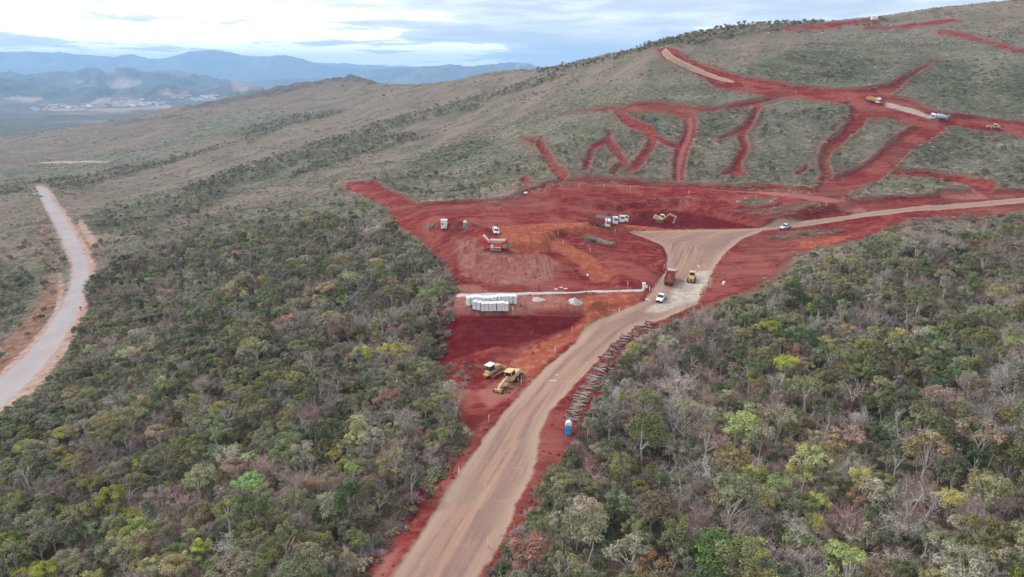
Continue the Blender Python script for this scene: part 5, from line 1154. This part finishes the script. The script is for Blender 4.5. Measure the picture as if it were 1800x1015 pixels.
# ---- concrete blocks
def blocks(a, b, n, hd_off, prefix, rowname):
    A_, B2 = g1(*a), g1(*b); hd = math.atan2(B2.y - A_.y, B2.x - A_.x); wd = (B2 - A_).length / n
    for i in range(n):
        p = A_.lerp(B2, (i + .5) / n); k = rng.integers(0, 2)
        w_ = wd * .465; p = p + Vector((rng.normal() * .02, rng.normal() * .08, 0))
        e = root('concrete_block', f'{ORD[i]} {"from the left" if i else ""} of the {rowname} row of pale concrete blocks'.replace('  ', ' ').replace('first of', 'leftmost of'), 'concrete block', (p.x, p.y), hd + rng.normal() * R(2.0), 'precast concrete blocks stacked beside the gravel strip', flat=True)
        H_ = 2.0 + rng.normal() * .07; D = .98
        part('casing', M['conc'], e, [box(-w_, w_, -D, D, .0, H_, .015, .02, .05)], key=None)
        part('lip', M['conc'], e, [box(-w_ - .015, w_ + .015, -D - .03, D + .03, H_ - .16, H_ + .02, .0, .0, .05), box(-w_ - .01, w_ + .01, -D - .03, D + .03, .0, .14, 0, 0, .05)])
ORD = ['first', 'second', 'third', 'fourth', 'fifth', 'sixth', 'seventh', 'eighth', 'ninth', 'tenth', 'eleventh', 'twelfth', 'thirteenth', 'fourteenth']
blocks((845, 546.5), (894, 545), 7, 0, '', 'front'); blocks((833, 541), (846, 544), 2, 0, '', 'short middle'); blocks((820, 536), (908, 533), 13, 0, '', 'long back')

# ---- pale gravel strip and heaps
Lp = G(np.linspace(803, 1131, 60), np.linspace(520.5, 511.5, 60)); wv = np.linspace(2.9, 1.5, 60) * (1 + .10 * rng.normal(size=60)); wv[:3] *= [.5, .9, 1]
V, F = [], []
for i in range(60):
    d = unit((Lp[min(i + 1, 59)] - Lp[max(i - 1, 0)])[None, :2])[0]; nrm_ = np.array([-d[1], d[0]])
    for s, hh in ((-1, -.15), (-.86, .16), (0, .2), (.86, .16), (1, -.15)):
        q = Lp[i, :2] + nrm_ * s * wv[i] / 2; V.append((q[0], q[1], ground(*q) + hh))
for i in range(59):
    for k in range(4): F.append([i * 5 + k, i * 5 + k + 1, (i + 1) * 5 + k + 1, (i + 1) * 5 + k])
o = part('gravel_strip', M['gravel'], None, [(V, F)]); tag(o, 'long straight strip of pale gravel laid beside the concrete blocks', kind='structure')
def heap(label, p, rx, ry, h, seed):
    V, F = [(0, 0, h)], []; n, mr = 18, 6; r = np.random.default_rng(seed)
    for i in range(1, mr + 1):
        t = i / mr
        for k in range(n):
            a = 2 * math.pi * k / n; q = t * (1 + .16 * math.sin(3 * a + seed) + r.normal() * .05); x, y = rx * q * math.cos(a), ry * q * math.sin(a)
            z = h * (1 - t) ** 1.1 * (1 + r.normal() * .06) if i < mr else -.3; V.append((x, y, z + ground(p.x + x, p.y + y) - ground(p.x, p.y)))
    F = [[0, 1 + k, 1 + (k + 1) % n] for k in range(n)] + [[1 + (i - 1) * n + k, 1 + i * n + k, 1 + i * n + (k + 1) % n, 1 + (i - 1) * n + (k + 1) % n] for i in range(1, mr) for k in range(n)]
    o = part('gravel_heap', M['gravel'], None, [(V, F)], smooth=False); o.location = (p.x, p.y, ground(p.x, p.y)); return tag(o, label, 'gravel heap')
heap('pointed heap of white gravel on orange earth below the strip', g1(1011, 532), 2.0, 2.2, 1.35, 1); heap('flat spread heap of pale gravel right of the concrete blocks', g1(946, 527), 2.1, 1.3, .3, 2); heap('small low gravel heap at the left edge of the haul road', g1(1138, 527), .8, .9, .3, 3)
heap('long thin white spill of gravel lying on the haul road', g1(972, 669), .95, .35, .07, 4); heap('small white spill of gravel on the haul road just above the long one', g1(979, 659), .4, .3, .06, 5); heap('narrow pale spill of gravel on the road above the roller', g1(1228, 468), .35, 1.6, .08, 6)

# ---- survey stakes
ST = [(916, 677, 'beside the grader wheel'), (975, 622, 'on the red verge halfway up the haul road'), (1005, 586, 'where the dark slope meets the haul road'), (1088, 552, 'below the orange bench by the haul road'), (902, 550, 'in front of the concrete blocks'), (1142, 514, 'beside the white equipment cabinet'), (1103, 505, 'above the right end of the gravel strip'),
      (859, 743, 'on the left verge across from the blue toilet'), (807, 837, 'on the left red verge near the woodland'), (859, 964, 'on the right verge at the bottom of the road'), (1364, 404, 'just left of the silver pickup'), (1272, 452, 'on the right edge of the junction fan'), (1243, 500, 'right of the road roller'), (1167, 473, 'just left of the dusty red truck'),
      (1037, 445, 'on the red island inside the curved track'), (1081, 410, 'in front of the queued trucks'), (981, 414, 'on the near edge of the orange terrace'), (990, 431, 'below the orange terrace road'), (1018, 330, 'at the left start of the upper track'), (1062, 330, 'second from left along the upper track'), (1108, 333, 'third from left along the upper track'), (1211, 342, 'on the upper track above the excavator'), (1329, 351, 'on the upper track above the brush piles'),
      (1453, 363, 'near the right end of the upper track'), (971, 328, 'leftmost at the brow of the dark cut'), (988, 332, 'second at the brow of the dark cut'), (1337, 409, 'at the right corner of the junction'), (1398, 165, 'on the hilltop track left of the yellow truck'), (1492, 176, 'on the hilltop track just before the yellow truck'), (1307, 148, 'at the lower end of the pale hilltop lane')]
for x, y, l in ST:
    p = g1(x, y); e = root('survey_stake', 'white survey stake with pink tape ' + l, 'stake', p, rng.uniform(0, 6), 'survey stakes marking the works', flat=True); e.rotation_euler[0] += rng.normal() * .05; e.rotation_euler[1] += rng.normal() * .07
    part('post', M['stake'], e, [box(-.065, .065, -.05, .05, -.3, 1.65)], key='post'); part('tape', M['pink'], e, [box(-.075, .075, -.06, .06, .15, .5)], key='tape')

# ---- felled logs piled along the right verge
LG = []
for k in range(7):
    r = np.random.default_rng(k); L_ = r.uniform(1.5, 3.7); q, _ = limb(r, (0, -L_ / 2, 0), (0, 1, 0), L_, .1, 3, 0, .06); rr = np.linspace(.20, .14, 4) * r.uniform(.8, 1.25); V, F = tube(q, rr, 7)
    F = [list(map(int, f)) for f in F]; V = [tuple(v) for v in V]; n = len(F); F += [list(range(7)), list(range(len(V) - 7, len(V)))]
    for nm, mt in (('log', 'log'), ('logr', 'logr')):
        me = bpy.data.meshes.new('log'); me.from_pydata(V, [], F); me.materials.append(M[mt]); me.materials.append(M['cut']); me.update(); me.polygons.foreach_set('material_index', [0] * n + [1, 1]); me.polygons.foreach_set('use_smooth', [True] * n + [False] * 2); LG.append(me)
LC = G(*np.array([(1001, 742), (1012, 718), (1026, 693), (1042, 667), (1057, 647), (1068, 628), (1080, 611), (1096, 597), (1112, 586), (1136, 573), (1152, 566)], float).T)
cs = np.concatenate([[0], np.cumsum(np.hypot(*np.diff(LC[:, :2], axis=0).T))])
nlog = 0
for row in (0, 1):
    s = 0.3
    while s < cs[-1] - .4:
        f = s / cs[-1]
        if row == 1 and not (.30 < f < .92): s += 1; continue
        x = float(np.interp(s, cs, LC[:, 0])); y = float(np.interp(s, cs, LC[:, 1])); x2 = float(np.interp(s + 1, cs, LC[:, 0])); y2 = float(np.interp(s + 1, cs, LC[:, 1]))
        a = math.atan2(y2 - y, x2 - x); nx_, ny_ = math.sin(a), -math.cos(a)
        for layer in range(2):
            if rng.uniform() < .12 * layer + .05: continue
            me = LG[int(rng.integers(0, 7)) * 2 + (1 if rng.uniform() < (.25 if f < .35 else .7) else 0)]; off = .35 + row * 3.1 + rng.normal() * .2
            X_, Y_ = x + nx_ * off, y + ny_ * off; o = bpy.data.objects.new('log', me); scene.collection.objects.link(o)
            o.location = (X_, Y_, ground(X_, Y_) + .12 + layer * .30 + rng.normal() * .02); o.rotation_euler = (rng.normal() * .05, rng.uniform(0, 6), a + math.pi + rng.normal() * (.18 if f < .4 else .38)); o.rotation_mode = 'YXZ'
            tag(o, ('weathered grey log in the neat part of the pile near the blue toilet' if f < .35 else 'dusty reddish log in the jumbled middle of the roadside pile' if f < .7 else 'dark red dusted log at the far end of the roadside pile'), 'log', 'felled logs piled along the right verge'); nlog += 1
        s += rng.uniform(.40, .55) * (1.0 if f < .6 else 1.5)
print('logs', nlog)

# ---- brushwood, roots, shrubs of the cleared ground
bx, by = [], []
def blob(P, dens_):
    W_ = poly_w(P, 6); lo, hi = W_.min(0), W_.max(0); n = int((hi - lo).prod() * dens_); x = rng.uniform(lo[0], hi[0], n); y = rng.uniform(lo[1], hi[1], n); k = inside(W_, x, y); bx.extend(x[k]); by.extend(y[k])
blob(stroke([(1292, 374), (1330, 371), (1368, 372)], [6, 12, 5]), .45); blob(stroke([(1350, 388), (1400, 378), (1442, 371)], [7, 11, 5]), .5); blob(stroke([(1352, 422), (1410, 413), (1485, 406)], [4, 7, 4]), .5)
blob([(785, 640), (815, 635), (835, 650), (828, 668), (808, 690), (790, 680)], .5); blob(stroke([(1140, 350), (1175, 358), (1215, 350)], [5, 8, 4]), .35); blob(stroke([(1020, 425), (1060, 470)], [3, 2]), .1)
blob(stroke([(850, 357), (900, 348), (930, 340), (985, 322), (1100, 322)], [4, 5, 5, 4, 3]), .5); blob(stroke([(1250, 331), (1400, 338), (1500, 350)], [3, 4, 4]), .4); blob(stroke([(1560, 405), (1620, 392), (1700, 385)], [8, 10, 5]), .35)
blob([(1560, 400), (1600, 395), (1680, 392), (1640, 420), (1590, 425)], .2)
bx, by = np.array(bx), np.array(by); BK = [low('twigs', 31, 'straw yellow', 'reddish brown'), low('twigs', 32, 'straw yellow', 'mauve grey'), low('mat', 33, 'grey green', 'reddish brown')]
scatter('cut_brush', [LOWK[i] for i in BK], bx, by, interp(ZZ, bx, by), rng.uniform(.45, 1.0, len(bx)), rng.choice(3, len(bx), p=[.45, .35, .2]), 'cut brush and torn roots pushed into low windrows on the red earth', .3)
def clod(seed):
    r = np.random.default_rng(seed); bm_ = __import__('bmesh').new(); __import__('bmesh').ops.create_icosphere(bm_, subdivisions=1, radius=1)
    for v in bm_.verts: v.co *= r.uniform(.65, 1.2); v.co.z *= .7
    me = bpy.data.meshes.new('clod'); bm_.to_mesh(me); bm_.free(); me.materials.append(M['soil']); return me
x, y = jitter(-110, 250, 75, 400, 1.15); cr_ = interp(c_red, x, y); ct_ = interp(c_tan, x, y); q = fbm(x / 7, y / 7, 4, 700) + .9 * np.exp(-((ct_ + 1.1) / .9) ** 2) + .7 * np.exp(-((cr_ - .4) / 1.2) ** 2)
k = (cr_ > -.6) & (ct_ < -.35) & (q + rng.uniform(-.5, .5, len(x)) > .42); x, y = x[k], y[k]
scatter('soil_clods', [clod(k) for k in range(5)], x, y, interp(ZZ, x, y), rng.lognormal(-1.75, .5, len(x)), rng.integers(0, 5, len(x)), 'loose clods and lumps of red soil strewn over the cleared ground', .4)
print('clods', len(x))
for i, (x, y, s, l) in enumerate([(1033, 423, 1.5, 'leftmost of the green shrubs left standing on the red island'), (1043, 425, 1.7, 'second from left of the green shrubs on the red island'), (1054, 427, 1.8, 'middle one of the green shrubs on the red island'), (1064, 430, 1.6, 'fourth from left of the green shrubs on the red island'), (1074, 433, 1.4, 'rightmost of the green shrubs left standing on the red island'), (757, 402, 2.3, 'olive shrub on red earth just left of the white cabin')]):
    p = g1(x, y); o = bpy.data.objects.new('shrub', LOWK[UG[[2, 0, 5, 2, 0, 5][i]]]); scene.collection.objects.link(o); o.location = p; o.scale = (s * 1.2, s, s * .9); o.rotation_euler = (0, 0, i); tag(o, l, 'shrub', 'green shrubs on the cleared earth' if i < 5 else None)

# ---- dark figure at the road edge
p = g1(142, 546); e = root('person', 'person in dark clothes standing at the right edge of the valley road', 'person', p, R(-60), flat=True)
def skinned(name, J, E, Rr, mat, par):
    me = bpy.data.meshes.new(name); me.from_pydata(J, E, []); o = bpy.data.objects.new(name, me); scene.collection.objects.link(o); o.parent = par
    md = o.modifiers.new('skin', 'SKIN'); ss = o.modifiers.new('sub', 'SUBSURF'); ss.levels = 1; ss.render_levels = 1; me.materials.append(mat)
    for i, r in enumerate(Rr): me.skin_vertices[0].data[i].radius = (r, r); me.skin_vertices[0].data[i].use_root = (i == 0)
    return o
J = [(0, 0, .95), (0, 0, 1.2), (0, 0, 1.42), (0, 0, 1.52), (0, 0, 1.62), (0, 0, 1.72), (0, .19, 1.4), (.02, .25, 1.12), (.08, .26, .88), (0, -.19, 1.4), (.02, -.25, 1.12), (.08, -.26, .88), (0, .1, .88), (.02, .11, .48), (0, .12, .07), (.14, .13, .03), (0, -.1, .88), (.04, -.11, .48), (.0, -.12, .07), (.14, -.13, .03)]
E_ = [(0, 1), (1, 2), (2, 3), (3, 4), (4, 5), (2, 6), (6, 7), (7, 8), (2, 9), (9, 10), (10, 11), (0, 12), (12, 13), (13, 14), (14, 15), (0, 16), (16, 17), (17, 18), (18, 19)]
skinned('body', J, E_, [.15, .14, .16, .06, .10, .09, .07, .05, .04, .07, .05, .04, .10, .07, .05, .04, .10, .07, .05, .04], M['cloth'], e)
part('face', M['skin'], e, [box(.06, .105, -.06, .06, 1.57, 1.72, 0, .02)])

# ---- houses of the valley town
def MG(px, py):
    dx, dy, dz = ray(px, py); ts = np.linspace(2700, 12000, 1800); X, Y, Z = dx * ts, dy * ts, CAM_H + dz * ts
    u_ = X / Y; iu = np.clip((u_ - MX_u[0]) / (MX_u[1] - MX_u[0]), 0, len(MX_u) - 2); i0 = iu.astype(int); f = iu - i0; j = np.clip(np.searchsorted(MY, Y) - 1, 0, len(MY) - 2); fy = (Y - MY[j]) / (MY[j + 1] - MY[j])
    h = (MZ[j, i0] * (1 - f) + MZ[j, i0 + 1] * f) * (1 - fy) + (MZ[j + 1, i0] * (1 - f) + MZ[j + 1, i0 + 1] * f) * fy
    k = np.nonzero(Z < h)[0]; k = k[0] if len(k) else -1; return X[k], Y[k], h[k]
WH = [simple('white_wall', (.78, .77, .74), .8), simple('cream_wall', (.70, .64, .54), .8), simple('pale_blue_wall', (.62, .68, .72), .8)]; RF = [simple('tile_roof', (.42, .20, .13), .8), simple('sheet_roof', (.62, .62, .62), .5), simple('dark_roof', (.25, .24, .24), .7)]
HM = []
for wm in WH:
    for rm in RF:
        V = [(-.5, -.5, -.6), (.5, -.5, -.6), (.5, .5, -.6), (-.5, .5, -.6), (-.5, -.5, .45), (.5, -.5, .45), (.5, .5, .45), (-.5, .5, .45), (-.55, 0, .75), (.55, 0, .75), (-.55, -.56, .42), (.55, -.56, .42), (.55, .56, .42), (-.55, .56, .42)]
        me = bpy.data.meshes.new('house'); me.from_pydata(V, [], [(0, 1, 5, 4), (1, 2, 6, 5), (2, 3, 7, 6), (3, 0, 4, 7), (1, 0, 3, 2), (10, 11, 9, 8), (12, 13, 8, 9), (11, 12, 9), (13, 10, 8)]); me.materials.append(wm); me.materials.append(rm); me.update(); me.polygons.foreach_set('material_index', [0] * 5 + [1, 1, 0, 0]); HM.append(me)
HP = []
for i in range(105): t = rng.uniform(0, 1); HP.append((50 + 240 * t ** .8, 190 - 9 * t + rng.normal() * 2.6 , 'houses of the town in the far valley', 'pale house in the larger, left part of the hazy valley town'))
for i in range(60): HP.append((355 + rng.normal() * 20, 178 - (rng.uniform(0, 1)) * 10, 'houses of the village behind the ridge', 'pale house in the smaller village right of the far valley town'))
for hx, hy, gp, lb in HP:
    X_, Y_, Z_ = MG(hx, hy); o = bpy.data.objects.new('house', HM[int(rng.choice(9))]); scene.collection.objects.link(o); s = rng.uniform(11, 22)
    o.location = (X_, Y_, Z_ + 2.0); o.scale = (s * rng.uniform(1, 1.9), s, rng.uniform(6, 10)); o.rotation_euler = (0, 0, rng.uniform(-.5, .5)); tag(o, lb, 'house', gp)
print('objects', len(scene.objects))
